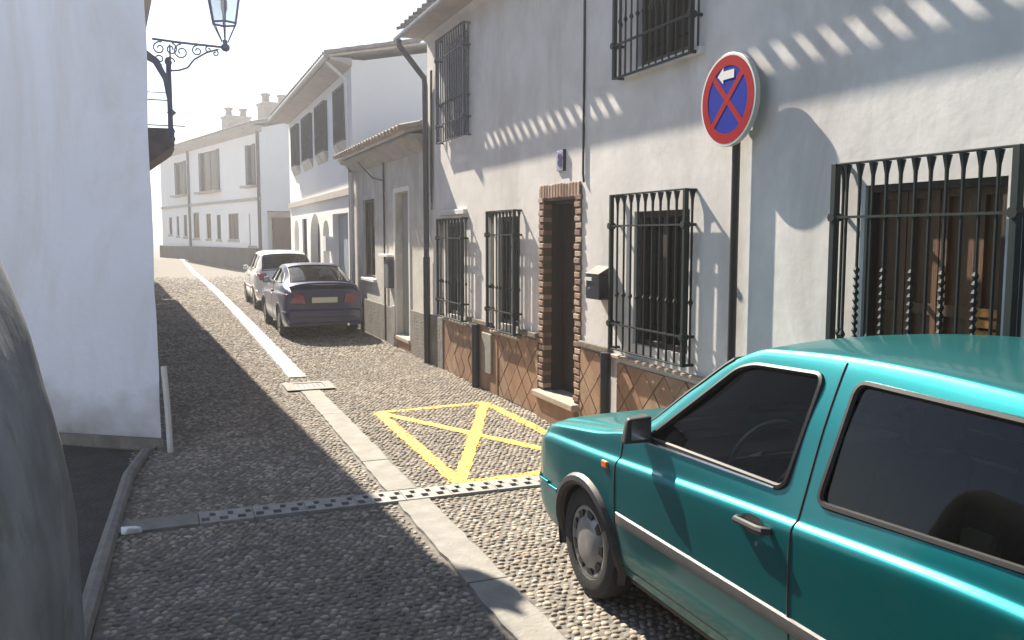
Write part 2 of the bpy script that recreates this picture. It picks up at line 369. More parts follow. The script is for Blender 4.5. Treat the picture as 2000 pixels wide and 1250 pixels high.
tag(stones("cobbles", ~near & ~painted, cobble_m, street), kind='stuff')
mark = stones("road_marking", painted, yellow_m)
pf = MB()
for (ax, ay), (bx, by) in SEGS:
    d_ = Vector((bx - ax, by - ay)); L_ = d_.length; d_.normalize(); n_ = Vector((-d_.y, d_.x)); k_ = int(L_ / .07); row = []
    for i in range(k_ + 1):
        p = Vector((ax, ay)) + d_ * (L_ * i / k_); w1, w2 = random.uniform(.045, .068), random.uniform(.045, .068)
        row += [(p.x + n_.x * w1, p.y + n_.y * w1), (p.x - n_.x * w2, p.y - n_.y * w2)]
    zo = -.004 + .0006 * SEGS.index(((ax, ay), (bx, by)))
    pf.add([(q[0], q[1], zo) for q in row], [(2 * i, 2 * i + 1, 2 * i + 3, 2 * i + 2) for i in range(k_)])
tag(pf.build("paint_film", yellow_m, mark, fix=False), kind='stuff')
tag(mark, "yellow painted box with crossed diagonals on the cobbles by the brick doorway", "road marking")
cmesh = []
for i in range(6):
    me = bpy.data.meshes.new("cobble"); me.from_pydata([tuple(p) for p in domes[i]], [], [tuple(f) for f in fs]); me.materials.append(cobble_m)
    for p in me.polygons: p.use_smooth = True
    cmesh.append(me)
for k in near_idx:
    if painted[k]: continue
    inst("cobble", cmesh[random.randrange(6)], street, (X[k], Y[k], -.010), (0, 0, random.uniform(0, 6.28)),
         (random.uniform(.40, .54) * S[k], random.uniform(.36, .5) * S[k], .30 * S[k] * lift[k]))

# pale centre strip: slabs
strip = tag(bpy.data.objects.new("centre_strip", None), kind='structure'); C.objects.link(strip)
y = 2.2
while y < 66:
    ln = random.uniform(.9, 1.15) if y < 30 else 2.2
    a, b = y, y + ln - .006
    skip = not (b < 11.5 or a > 11.95) if True else False
    if b > 10.82 and a < 11.95:
        if a < 10.8: b = 10.81
        else: y = 11.95; continue
    if a < 6.27 and b > 6.0:
        if a < 5.9: b = 5.99; ln = 6.285 - y
        else: a = 6.28; b = 7.2; ln = b - y
    xa, xb = strip_x(a), strip_x(b); w = .115; ja = random.uniform(-.006, .006); z1 = .012 + random.uniform(-.002, .003); za, zb = gz(a), gz(b)
    m_ = MB(); nn = 8; L_ = []
    for i in range(nn + 1):
        t = i / nn; yy = a + (b - a) * t; xx = xa + (xb - xa) * t + ja
        L_.append((xx - w + random.uniform(-.009, .009), xx + w + random.uniform(-.009, .009), yy, za + (zb - za) * t))
    vs = []
    for l0, r0, yy, zz in L_: vs += [(l0, yy, zz - .03), (l0, yy, zz + z1), (r0, yy, zz + z1), (r0, yy, zz - .03)]
    fcs = []
    for i in range(nn):
        o_ = i * 4
        for j in range(3): fcs.append((o_ + j, o_ + j + 1, o_ + 4 + j + 1, o_ + 4 + j))
    fcs += [(0, 1, 2, 3), tuple(nn * 4 + j for j in (3, 2, 1, 0))]
    m_.add(vs, fcs); m_.build("slab", conc if y < 10.5 else conc_new, strip)
    y += ln

# drain across the street
dr = thing("drain_channel", "slotted pale stone drain channel laid straight across the cobbled street", "drain", (0, 6.135, 0))
m_ = MB(); m_.box(.12, 3.62, -.10, .10, -.09, -.05); m_.build("trough", dark_in, dr)
x = .14; pitch_d = .118
nun = 0
while x < 3.5:
    holes = []
    for i in range(3):
        cx = x + i * pitch_d
        holes.append((cx + .012, cx + .066, -.088, -.012)); holes.append((cx + .060 + .008, cx + .106, .012, .085))
    m_ = MB(); panel(m_, x, x + 3 * pitch_d - .005, -.125, .125, [(h[0], h[1], h[2], h[3]) for h in holes], lambda u, v, d: (u, v, .012 - d), .05)
    m_.box(x + .001, x + 3 * pitch_d - .006, -.125, -.120, -.05, .0119); m_.box(x + .001, x + 3 * pitch_d - .006, .120, .125, -.05, .0119)
    m_.build("drain_slab", drain_m, dr, fix=False, loc=(0, random.uniform(-.004, .004), random.uniform(-.002, .002)))
    x += 3 * pitch_d; nun += 1
m_ = MB(); m_.box(-.36, .135, -.12, .12, -.05, .010); m_.build("end_slab", kerb_m, dr, bevel=.006)

# manhole
mh = thing("manhole_cover", "square grey iron manhole cover in a pale concrete surround on the centre strip", "manhole cover", (1.62, 11.18, 0))
m_ = MB(); panel(m_, -.30, .30, -.30, .30, [(-.17, .19, -.16, .20)], lambda u, v, d: (u, v, .014 - d), .03); m_.build("surround", conc, mh, fix=False)
m_ = MB(); m_.box(-.165, .185, -.155, .195, -.02, .006)
for i in range(5):
    for j in range(5): m_.box(-.14 + i * .063, -.10 + i * .063, -.13 + j * .063, -.09 + j * .063, .0055, .010)
m_.build("cover", cover_m, mh)

# left verge, kerb
m_ = MB(); m_.prism([(-.42, 3), (-.36, 7.6), (-.20, 8.28), (-1.2, 9.05), (-4, 11), (-4, 3)], -.03, -.004)
tag(m_.build("verge", dirt_m), kind='structure')
m_ = MB(); pts = [(-.47, 3.2, .012), (-.45, 4.5, .015), (-.42, 5.5, .012), (-.385, 6.5, .016), (-.35, 7.4, .014), (-.24, 8.22, .012)]
m_.tube(pts, [.05, .048, .052, .046, .05, .045], 8)
tag(m_.build("kerb", kerb_m, smooth=True), kind='structure')
m_ = MB()
vsn = [(random.uniform(-.07, .07), random.uniform(-.045, .045), random.uniform(0, .05)) for _ in range(14)]
bm = bmesh.new()
for p in vsn: bm.verts.new(p)
bmesh.ops.convex_hull(bm, input=bm.verts); me = bpy.data.meshes.new("litter"); bm.to_mesh(me); bm.free(); me.materials.append(paper_m)
o = bpy.data.objects.new("litter", me); C.objects.link(o); o.location = (-.28, 5.94, .018); o.rotation_euler = (0, .1, .5)
tag(o, "crumpled white scrap of litter lying beside the left kerb", "litter")

# ---------------------------------------------------------------- houses
def facade(root, y0, y1, H, holes, m, z0=-.1, name="wall", depth=.28):
    mb = MB(); panel(mb, y0, y1, z0, H, holes, lambda u, v, d: (d, u, v), depth)
    return mb.build(name, m, root, fix=False)
def body(root, y0, y1, H, m, depth=6.0, x0=.28, slope=.22, name="rear_wall", zb=-.2):
    mb = MB(); xm = x0 + depth / 2
    prof = [(x0, zb), (x0 + depth, zb), (x0 + depth, H), (xm, H + slope * depth / 2), (x0, H)]
    mb.extr(prof, y0, y1)
    mb.box(.001, x0, y0, y0 + .03, zb, H); mb.box(.001, x0, y1 - .03, y1, zb, H); 
    return mb.build(name, m, root)
def barrel(L, r, k=6, thick=.012, fl=1.0):
    mb = MB(); vs = []; 
    for yy, rr in ((0, r), (L, r * .86)):
        for t in (0, 1):
            for j in range(k + 1):
                a = math.pi * j / k; q = rr - t * thick; vs.append((yy, math.cos(a) * q, math.sin(a) * q * fl))
    n = k + 1; fs = []
    for j in range(k):
        fs += [(j, j + 1, 2 * n + j + 1, 2 * n + j), (n + j, 3 * n + j, 3 * n + j + 1, n + j + 1), (j, n + j, n + j + 1, j + 1), (2 * n + j, 2 * n + j + 1, 3 * n + j + 1, 3 * n + j)]
    mb.add(vs, fs); return mb
def roof(root, y0, y1, xe, ze, slope, run, pitch_t, m, tm, nrow_ind=1, over_verge=.08, thick=.07, proud=.03, rf=.38, fl=1.0):
    """tiled roof pitch rising into the building (local +x) from the eave at xe,ze"""
    r = thing_part("roof", root)
    mb = MB(); c = math.cos(math.atan(slope)); 
    prof = [(xe, ze), (xe + run, ze + slope * run), (xe + run, ze + slope * run + thick), (xe, ze + thick)]
    mb.extr(prof, y0 - over_verge, y1 + over_verge); mb.build("roof_deck", m, r)
    L = .40; bar = barrel(L, pitch_t * rf, fl=fl); me = bar.mesh("roof_tile", tm, smooth=True)
    n = int((y1 - y0 + 2 * over_verge) / pitch_t); a0 = -math.atan(slope)
    st = MB(); rows = int(run / .33)
    for i in range(n + 1):
        yy = y0 - over_verge + i * pitch_t
        for k in range(rows):
            xx = xe - proud + k * .33; zz = ze + thick + slope * (xx - xe) + .012 + .006
            if k < nrow_ind:
                inst("roof_tile", me, r, (xx, yy + random.uniform(-.008, .008), zz), (0, a0 + random.uniform(-.02, .02), random.uniform(-.03, .03)))
            elif k < 6:
                ca, sa = math.cos(-a0), math.sin(-a0)
                st.add([(xx + p[0] * ca - p[2] * sa, yy + p[1], zz + p[0] * sa + p[2] * ca) for p in bar.v], bar.f)
    if st.v: tag(st.build("roof_tiles", tm, r, fix=False), kind='stuff')
    return r
def thing_part(name, parent, loc=(0, 0, 0)):
    o = bpy.data.objects.new(name, None); C.objects.link(o); o.parent = parent; o.location = loc; return o
def window(root, y0, y1, z0, z1, style="glass", inner=dark_in, fr=frame_w, x=.045):
    w = MB(); w.box(x + .10, x + .115, y0, y1, z0, z1); o = w.build("window", inner, root)
    f = MB(); t = .05
    f.box(x, x + .05, y0, y0 + t, z0, z1); f.box(x, x + .05, y1 - t, y1, z0, z1); f.box(x, x + .05, y0 + t, y1 - t, z0, z0 + t); f.box(x, x + .05, y0 + t, y1 - t, z1 - t, z1)
    ym = (y0 + y1) / 2; f.box(x, x + .05, ym - .03, ym + .03, z0 + t, z1 - t)
    f.build("frame", fr, o, bevel=.004)
    g = MB(); g.box(x + .02, x + .026, y0 + t, y1 - t, z0 + t, z1 - t); g.build("pane", glass_win, o)
    return o
def bar_mesh(h, r, fan=True, twist=False, m=iron):
    mb = MB()
    if fan:
        mb.tube([(0, 0, 0), (0, 0, .03), (0, 0, h - .16), (0, 0, h - .07), (0, 0, h - .02), (0, 0, h)], [r, r, r, r * 1.25, r * 2.3, r * 2.8], 6)
    else: mb.tube([(0, 0, 0), (0, 0, h)], r, 6)
    if twist:
        z = h * .12
        while z < h * .62:
            mb.tube([(0, 0, z), (0, 0, z + .018), (0, 0, z + .036)], [r, r * 2.1, r], 6); z += .042
    else:
        for z in (h * .36,): mb.tube([(0, 0, z - .025), (0, 0, z), (0, 0, z + .025)], [r, r * 2.2, r], 6)
    return mb.mesh("bar", m, smooth=True)
def grille(root, y0, y1, z0, z1, n, a=.09, m=iron, r=.008, twist=False, rails=(.17, .80), post=.017, fan=True):
    g = MB()
    for yy in (y0, y1):
        g.box(-a - post, -a + post, yy - post, yy + post, z0, z1)
        for zz in (z0 + .012, z1 - .012, z0 + (z1 - z0) * rails[0], z0 + (z1 - z0) * rails[1]): g.box(-a, 0.02, yy - .011, yy + .011, zz - .011, zz + .011)
    for zz in (z0, z1 - .012): g.box(-a - .014, -a + .014, y0, y1, zz, zz + .013)
    fr_ = g.build("window_grille", m, root, bevel=.003)
    for rl in rails:
        zz = z0 + (z1 - z0) * rl; k = MB(); k.box(-a - .016, -a + .006, y0 + .005, y1 - .005, zz - .007, zz + .007)
        for yy in (y0, y1): k.tube([(-a - .03, yy, zz), (-a + .03, yy, zz)], .028, 8)
        k.build("rail", m, fr_)
    b1 = bar_mesh(z1 - z0 - .03, r, fan, False, m); b2 = bar_mesh(z1 - z0 - .03, r, fan, True, m) if twist else b1
    for i in range(1, n + 1):
        yy = y0 + (y1 - y0) * i / (n + 1)
        inst("bar", b2 if (twist and i % 2 == 0) else b1, fr_, (-a - .004, yy, z0 + .015))
    # side returns: one more bar near the wall
    for yy in (y0, y1): inst("bar", b1, fr_, (-a * .35, yy, z0 + .015))
    return fr_
def downpipe(root, pts, r, m, name="downpipe"):
    mb = MB(); mb.tube(pts, r, 10); return mb.build(name, m, root, smooth=True)

XR = 3.68
# ---- house with the brick doorway (nearest on the right)
h1 = thing("house", "long pale plastered house with a brick-edged doorway and brown tiled base", "house", (XR, 0, 0), group="houses along the right side of the street")
holes = [(11.05, 11.88, .82, 2.10), (9.12, 9.78, .88, 2.14), (7.62, 8.38, .28, 2.28), (5.66, 6.50, 1.0, 2.12), (2.98, 3.88, .95, 2.20),
         (5.66, 6.50, 3.30, 4.45), (10.85, 11.80, 3.25, 4.55)]
facade(h1, -9, 12.73, 4.85, holes, plaster)
body(h1, -9, 12.73, 4.85, plaster)
# openings
window(h1, 11.05, 11.88, .82, 2.10, fr=shutter_m, inner=blind_m); window(h1, 9.12, 9.78, .88, 2.14, fr=shutter_m)
wo = window(h1, 5.66, 6.50, 1.0, 2.12, fr=wood_dark, inner=wood_dark)
c = MB()
for i in range(16):
    ya = 5.72 + i * .032
    c.box(.110 + .012 * math.sin(i * 1.9), .135, ya, ya + .026, 1.05, 1.95 - .12 * abs(math.sin(i * .2)))
c.build("curtain", curtain_m, wo)
c = MB()
for i in range(5):
    c.box(.10, .108, 5.8 + i * .09, 5.85 + i * .09, 1.78, 1.84)
c.build("curtain_edging", frame_w, wo)
# large brown shuttered window
wb = MB(); wb.box(.112, .125, 2.98, 3.88, .95, 2.20); wb_o = wb.build("window", wood_brown, h1)
for i in range(4):
    s_ = MB(); a = 2.99 + i * .218; panel(s_, a, a + .21, .96, 2.19, [(a + .035, a + .165, 1.03, 1.5), (a + .035, a + .165, 1.56, 2.12)], lambda u, v, d: (.070 + d, u, v), .03)
    s_.box(.098, .108, a + .03, a + .17, 1.0, 2.15); s_.build("shutter", wood_brown, wb_o, fix=False)
s_ = MB()
for i in range(9): s_.box(.045 + .004 * (i % 2), .066, 3.03, 3.17, 1.08 + i * .055, 1.12 + i * .055)
tag(s_.build("slatted_panel", wood_orange, wb_o), "orange slatted panel low in the window")
s_ = MB(); s_.box(.02, .068, 2.98, 3.02, .95, 2.2); s_.box(.02, .068, 3.84, 3.88, .95, 2.2); s_.box(.02, .068, 3.02, 3.84, 2.16, 2.2); s_.build("frame", wood_dark, wb_o)
wu = window(h1, 5.66, 6.50, 3.30, 4.45, fr=wood_dark, inner=wood_dark)
wv = window(h1, 10.85, 11.80, 3.25, 4.55, fr=blind_m, inner=blind_m)
s_ = MB()
for i in range(24): s_.box(.02, .043, 10.9, 11.75, 3.3 + i * .051, 3.342 + i * .051)
s_.build("roller_blind", blind_m, wv)
# sills under the upper window
s_ = MB(); s_.box(-.05, .02, 5.5, 6.62, 3.235, 3.29); s_.build("sill", plaster, h1, bevel=.006)
# grilles
grille(h1, 11.0 - .12, 11.98, .78, 2.16, 7, m=iron); grille(h1, 9.02, 9.90, .80, 2.21, 7)
grille(h1, 5.58, 6.74, .93, 2.27, 9, r=.009); grille(h1, 2.86, 4.02, .80, 2.33, 11, twist=True, r=.009, post=.02)
grille(h1, 5.55, 6.72, 3.24, 4.5, 11, m=iron, fan=False, rails=(.22, .9)); grille(h1, 10.75, 11.95, 3.2, 4.62, 11, m=iron_blue, fan=False, r=.010)
# lintel ledge of the leftmost lower window
s_ = MB(); s_.box(-.05, .01, 10.92, 12.02, 2.20, 2.27); s_.build("window_ledge", plaster, h1, bevel=.008)
# door
d_ = MB(); d_.box(.20, .24, 7.62, 8.38, .28, 2.28); door = d_.build("door", wood_dark, h1)
for (a, b, c0, d0) in ((7.70, 7.96, .42, 1.1), (8.04, 8.30, .42, 1.1), (7.70, 7.96, 1.22, 2.14), (8.04, 8.30, 1.22, 2.14)):
    s_ = MB(); s_.box(.185, .201, a, b, c0, d0); s_.build("door_panel", wood_dark, door, bevel=.01)
s_ = MB(); s_.tube([(.19, 8.0, 1.15), (.15, 8.0, 1.15)], [.012, .022], 8); s_.build("door_knob", chrome, door)
s_ = MB(); s_.box(-.10, .20, 7.50, 8.50, .215, .284); s_.build("doorstep", step_m, h1, bevel=.012)
s_ = MB(); s_.box(-.06, .0, 7.54, 8.46, -.02, .214); s_.build("step_riser", tile_m2, h1, bevel=.005)
bmeshes = []
for m in (brick_m, brick_m2, brick_m3):
    b = MB(); b.box(-.5, .5, -.5, .5, -.5, .5); me = b.mesh("brick", m)
    bmB = bmesh.new(); bmB.from_mesh(me); bmesh.ops.bevel(bmB, geom=list(bmB.edges), offset=.06, segments=1, affect='EDGES'); bmB.to_mesh(me); bmB.free(); bmeshes.append(me)
mort = MB(); mort.box(-.012, .076, 8.374, 8.50, .281, 2.40); mort.box(-.012, .076, 7.50, 7.626, .281, 2.40); mort.box(-.011, .076, 7.626, 8.374, 2.276, 2.399)
mort.build("mortar", grout, h1)
s_ = MB(); s_.box(.077, .19, 8.345, 8.379, .28, 2.28); s_.box(.077, .19, 7.621, 7.655, .28, 2.28); s_.box(.077, .19, 7.655, 8.345, 2.24, 2.279); s_.build("door_jamb", wood_dark, door)
nb = 30
for i in range(nb):
    zc = .30 + (i + .5) * (2.02 / nb)
    for yc, w in ((8.44, .125), (7.56, .125)):
        inst("brick", bmeshes[random.choice((0, 0, 1, 2))], h1, (.028 + random.uniform(-.004, .004), yc + (.012 if i % 2 else -.012) * (1 if yc > 8 else -1), zc), (0, 0, random.uniform(-.02, .02)), (.10, w, .047))
for i in range(14):
    yc = 7.52 + (i + .5) * (.96 / 14)
    inst("brick", bmeshes[random.choice((0, 0, 1, 2))], h1, (.028, yc, 2.365 + random.uniform(-.006, .006)), (0, 0, 0), (.10, .052, .14))
# tiled base: diamond tiles clipped by their own zone
def clip_poly(poly, a, b, c0, d0):
    def cl(P, f, inter):
        out = []
        for i in range(len(P)):
            p, q = P[i - 1], P[i]; fp, fq = f(p), f(q)
            if fp >= 0 and fq >= 0: out.append(q)
            elif fp >= 0 > fq: out.append(inter(p, q, fp, fq))
            elif fp < 0 <= fq: out.append(inter(p, q, fp, fq)); out.append(q)
        return out
    it = lambda p, q, fp, fq: (p[0] + (q[0] - p[0]) * fp / (fp - fq), p[1] + (q[1] - p[1]) * fp / (fp - fq))
    for f in (lambda p: p[0] - a, lambda p: b - p[0], lambda p: p[1] - c0, lambda p: d0 - p[1]):
        if len(poly) < 3: return []
        poly = cl(poly, f, it)
    return poly
def tile_zone(root, a, b, c0, d0, s=.145):
    bk = MB(); bk.box(-.014, .0, a, b, c0, d0); bk.build("tile_bed", grout, root)
    yc = a - s
    row = 0
    z = c0 - s
    while z < d0 + s:
        yy = a - s + (row % 2) * s
        while yy < b + s:
            P = clip_poly([(yy - s + .008, z), (yy, z - s + .008), (yy + s - .008, z), (yy, z + s - .008)], a, b, c0, d0)
            if len(P) >= 3:
                ar = abs(sum(P[i - 1][0] * P[i][1] - P[i][0] * P[i - 1][1] for i in range(len(P)))) / 2
                if ar > .0006:
                    m_ = MB(); t = .021 + random.uniform(-.0045, .0035); n_ = len(P)
                    m_.add([(-t, p[0], p[1]) for p in P] + [(-.010, p[0], p[1]) for p in P], [tuple(range(n_))] + [(i, (i + 1) % n_, n_ + (i + 1) % n_, n_ + i) for i in range(n_)])
                    m_.build("tile", random.choice((tile_m, tile_m, tile_m2, tile_m3)), root)
            yy += 2 * s
        z += s; row += 1
tile_zone(h1, 8.52, 9.70, .0, .80); tile_zone(h1, 10.42, 11.92, .0, .72); tile_zone(h1, 6.98, 7.48, .0, .84); tile_zone(h1, 5.0, 6.74, .0, .80, .16)
s_ = MB(); s_.box(-.020, 0, -9, 4.995, 0, .80); s_.build("base_course", tile_m2, h1)
for a, b, zt in ((6.86, 7.485, .86), (8.515, 8.98, .82), (9.95, 10.86, .80)):
    s_ = MB(); s_.box(-.05, .0, a, b, zt, zt + .06); s_.build("ledge", ledge_m, h1, bevel=.01)
for a, b, zt in ((8.98, 9.95, .74), (10.86, 11.95, .725), (5.0, 6.82, .84)):
    s_ = MB(); s_.box(-.05, .0, a, b, zt, zt + .035); s_.build("ledge", step_m, h1, bevel=.008)
# meter box in the base between the windows
s_ = MB(); s_.box(-.03, 0, 9.72, 10.40, 0, .80); s_.build("base_panel", tile_m2, h1)
s_ = MB(); s_.box(-.055, -.028, 9.88, 10.22, .22, .72); mt = s_.build("meter_box", conc, h1, bevel=.01)
# black pipe guards low on the wall
downpipe(h1, [(-.07, 10.40, -.02), (-.07, 10.40, .80)], .05, pipe_black, "pipe_guard")
downpipe(h1, [(-.07, 6.86, -.02), (-.07, 6.86, .88)], .05, pipe_black, "pipe_guard")
# grey rough base at the far end
s_ = MB(); s_.box(-.035, 0, 11.95, 12.73, -.02, .74); s_.build("rough_base", dado_grey, h1, bevel=.01)
# down cable
s_ = MB(); s_.tube([(-.012, 7.46, 4.8), (-.012, 7.455, 3.6), (-.014, 7.46, 2.5), (-.014, 7.44, 2.42)], .011, 6); s_.build("cable", cable_m, h1)
# eave, roof, gutter (the gap between tile ends and gutter lets light through)
s_ = MB(); s_.box(-.385, 0.0, -9, 12.75, 4.80, 4.85); s_.build("soffit", soffit_m, h1)
s_ = MB(); s_.box(-.43, -.384, 6.9, 8.75, 4.801, 4.849); s_.build("blocker_board", soffit_m, h1)  # extra board added out of frame to block sun slits along this stretch
s_ = MB(); s_.extr([(0, 4.74), (-.07, 4.79), (-.07, 4.801), (0, 4.801)], -9, 12.735); s_.build("cornice", plaster, h1)
roof(h1, -9 + .1, 12.72, -.375, 4.85, .30, 3.6, .225, soffit_m, rooftile_m, over_verge=.05, thick=.05, proud=.088, rf=.25, fl=.7)
g = MB(); pr = []
for j in range(9):
    a = math.pi + math.pi * j / 8; pr.append((-.452 + math.cos(a) * .030, 4.80 + math.sin(a) * .055))
for j in range(8, -1, -1):
    a = math.pi + math.pi * j / 8; pr.append((-.452 + math.cos(a) * .026, 4.802 + math.sin(a) * .05))
g.extr(pr, -9, 12.85); g.build("gutter", gutter_m, h1, smooth=False)
downpipe(h1, [(-.452, 12.62, 4.74), (-.452, 12.62, 4.66), (-.08, 12.62, 4.22), (-.07, 12.62, 4.10), (-.07, 12.62, 1.60)], .042, pipe_dark)
downpipe(h1, [(-.07, 12.62, 1.60), (-.07, 12.62, -.02)], .052, pipe_black, "pipe_guard")
s_ = MB()
for i in range(4): s_.tube([(-.03, 12.40 + i * .02, 4.3), (-.03, 12.45 + i * .015, 2.3 + i * .1)], .009, 5)
s_.build("cable", cable_m, h1)
# things fixed to this house
mbx = thing("mailbox", "black wall mailbox with a white slot flap right of the brick doorway", "mailbox", (XR, 6.98, 1.38))
s_ = MB(); s_.box(-.14, 0, -.11, .15, -.03, .19); s_.extr([(-.14, .19), (-.15, .20), (-.02, .27), (0, .27), (0, .19)], -.12, .16); s_.build("box", mailbox_m, mbx, bevel=.008)
s_ = MB(); s_.box(-.150, -.139, .02, .15, .135, .165); s_.build("slot_flap", sign_white, mbx)
s_ = MB(); s_.tube([(-.14, .085, .06), (-.147, .085, .06)], .010, 8); s_.build("lock", chrome, mbx)
np_ = thing("house_number", "small bluish ceramic house number tile high above the brick doorway", "house number", (XR, 7.97, 2.66))
s_ = MB(); s_.box(-.02, 0, -.085, .085, -.10, .10); s_.build("plate", mat("tile_lilac", (.34, .33, .45), .3, coat=.4, var=.1, vscale=20), np_, bevel=.005)
cu = bpy.data.curves.new("digit", 'FONT'); cu.body = "8"; cu.size = .19; cu.extrude = .003; cu.align_x = 'CENTER'; cu.align_y = 'CENTER'
to = bpy.data.objects.new("digit_tmp", cu); C.objects.link(to); bpy.context.view_layer.update()
me = bpy.data.meshes.new_from_object(to.evaluated_get(bpy.context.evaluated_depsgraph_get())); bpy.data.objects.remove(to)
me.materials.clear(); me.materials.append(mat("digit_blue", (.08, .07, .20), .3)); o = bpy.data.objects.new("digit", me); C.objects.link(o); o.parent = np_
o.location = (-.023, 0, 0); o.rotation_euler = (R(90), 0, -R(90))
s_ = MB(); s_.box(-.03, 0, -.10, -.086, -.105, .105); s_.build("edge", pipe_black, np_)

# ---- low house
h2 = thing("house", "low single-storey old house with a grey plinth and buff tiled eave", "house", (XR, 0, 0), group="houses along the right side of the street")
facade(h2, 12.76, 18.38, 3.42, [(16.40, 17.42, 1.10, 2.62), (13.88, 14.74, .22, 2.64)], plaster_old)
body(h2, 12.76, 18.38, 3.42, plaster_old, depth=5, slope=.20)
wd = window(h2, 16.40, 17.42, 1.10, 2.62, fr=wood_dark, inner=dark_in)
s_ = MB(); s_.box(-.06, .02, 16.32, 17.5, 1.03, 1.09); s_.build("sill", frame_w, h2, bevel=.008)
d_ = MB(); d_.box(.12, .16, 13.88, 14.74, .22, 2.64); door2 = d_.build("door", wood_grey, h2)
for i in range(8):
    s_ = MB(); s_.box(.105, .121, 13.90 + i * .104, 13.992 + i * .104, .26, 2.58); s_.build("plank", wood_grey, door2)
s_ = MB(); s_.box(-.05, .12, 13.80, 14.85, .14, .21); s_.build("doorstep", step_m, h2, bevel=.01)
s_ = MB(); s_.box(-.02, 0, 13.86, 14.76, -.02, .14); s_.build("step_riser", tile_m, h2)
s_ = MB(); s_.box(-.02, 0, 14.76, 14.85, .2, 2.72); s_.box(-.02, 0, 13.79, 13.86, .2, 2.72); s_.box(-.02, 0, 13.86, 14.76, 2.65, 2.72); s_.build("door_surround", frame_w, h2)
s_ = MB(); s_.box(-.03, 0, 12.77, 13.78, -.02, .72); s_.build("plinth", dado_grey, h2, bevel=.01)
s_ = MB(); s_.box(-.03, 0, 14.86, 18.36, -.02, .66); s_.build("plinth", dado_grey, h2, bevel=.01)
# utility box and pipes
s_ = MB(); s_.box(-.10, 0, 14.95, 15.25, 1.0, 1.5); s_.build("meter_box", shutter_m, h2, bevel=.01)
s_ = MB(); s_.box(-.13, 0, 14.9, 15.6, 1.55, 1.59); s_.build("shelf", frame_w, h2)
s_ = MB(); s_.tube([(-.03, 15.5, 3.4), (-.03, 15.5, .02)], .018, 6); s_.build("cable", cable_m, h2)
s_ = MB(); s_.tube([(-.2, 16.9, 3.33), (-.03, 16.4, 3.0), (-.03, 15.52, 2.9)], .012, 6); s_.build("cable", cable_m, h2)
s_ = MB(); s_.tube([(-.05, 14.82, .7), (-.05, 14.82, -.02)], .03, 8); s_.build("pipe_guard", frame_w, h2, smooth=True)
downpipe(h2, [(-.08, 18.2, 3.35), (-.08, 18.2, .9)], .055, pipe_dark); downpipe(h2, [(-.12, 17.95, 3.2), (-.12, 17.95, -.02)], .04, pipe_light)
s_ = MB(); s_.extr([(0, 3.20), (-.10, 3.27), (-.16, 3.36), (-.28, 3.39), (-.28, 3.43), (0, 3.43)], 12.77, 18.37); s_.build("cornice", cornice_m, h2)
roof(h2, 12.85, 18.33, -.34, 3.431, .26, 2.7, .225, cornice_m, rooftile_b, over_verge=.04, thick=.05, proud=.07)

# ---- tall white house
h3 = thing("house", "bright white two-storey house with tall grey shuttered windows and an arched entrance", "house", (XR, 0, 0), group="houses along the right side of the street")
W3 = [(18.85, 20.1), (21.4, 22.75), (23.7, 25.1), (26.1, 27.3)]
holes = [(a, b, 4.05, 5.12) for a, b in W3] + [(19.0, 20.9, 0.0, 2.42), (21.4, 22.3, .0, 2.3), (22.75, 24.4, 0.0, 2.5), (25.0, 25.9, .9, 2.4), (26.6, 27.6, 0, 2.4)]
facade(h3, 18.40, 28.4, 5.55, holes, plaster_far); body(h3, 18.40, 28.4, 5.55, plaster_far, depth=7.6, slope=.19)
for a, b in W3:
    window(h3, a, b, 4.05, 5.12, fr=shutter_m)
    g_ = MB(); g_.box(-.09, -.06, a - .04, b + .04, 3.95, 3.99); g_.box(-.09, -.06, a - .04, b + .04, 5.10, 5.14)
    for k in range(2): g_.box(-.09, 0, (a - .04, b + .01)[k], (a - .01, b + .04)[k], 3.95, 5.14)
    wg = g_.build("window_grille", shutter_m, h3)
    br = bar_mesh(1.2, .014, False, False, shutter_m)
    for i in range(9): inst("bar", br, wg, (-.075, a + (b - a) * (i + .5) / 9, 3.95))
    s_ = MB(); s_.extr([(0, 3.70), (-.08, 3.90), (-.11, 3.94), (0, 3.94)], a - .05, b + .05); s_.build("sill_corbel", plaster_old, h3)
d_ = MB(); d_.box(.15, .2, 19.0, 20.9, 0, 2.42); gd = d_.build("garage_door", door_blue, h3)
for i in range(7):
    s_ = MB(); s_.box(.135, .151, 19.02 + i * .268, 19.27 + i * .268, .03, 2.40); s_.build("plank", door_blue, gd)
for a, b, zt in ((21.4, 22.3, 2.3), (22.75, 24.4, 2.5), (26.6, 27.6, 2.4)):
    d_ = MB(); d_.box(.2, .24, a, b, 0, zt); d_.build("door", shutter_m, h3)
    # arch infill: curved spandrels
    yc = (a + b) / 2; rr = (b - a) / 2
    for sgn in (-1, 1):
        P = [(yc + sgn * rr, zt)] + [(yc + sgn * rr * math.cos(t), zt - rr * .8 + rr * .8 * math.sin(t)) for t in [i * math.pi / 16 for i in range(9)]]
        m_ = MB(); n_ = len(P); m_.add([(.0, p[0], p[1]) for p in P] + [(.2, p[0], p[1]) for p in P], [tuple(range(n_)), tuple(range(n_, 2 * n_))[::-1]] + [(i, (i + 1) % n_, n_ + (i + 1) % n_, n_ + i) for i in range(n_)])
        m_.build("arch", plaster_far, h3)
window(h3, 25.0, 25.9, .9, 2.4, fr=shutter_m)
s_ = MB(); s_.box(-.06, 0, 18.41, 28.39, 2.78, 2.93); s_.build("band_course", cornice_m, h3)
s_ = MB(); s_.box(-.16, 0, 20.98, 21.32, 1.55, 1.9); s_.build("meter_box", frame_w, h3)
s_ = MB(); s_.box(-.03, 0, 18.41, 18.98, 0, .6); s_.build("plinth", dado_grey, h3)
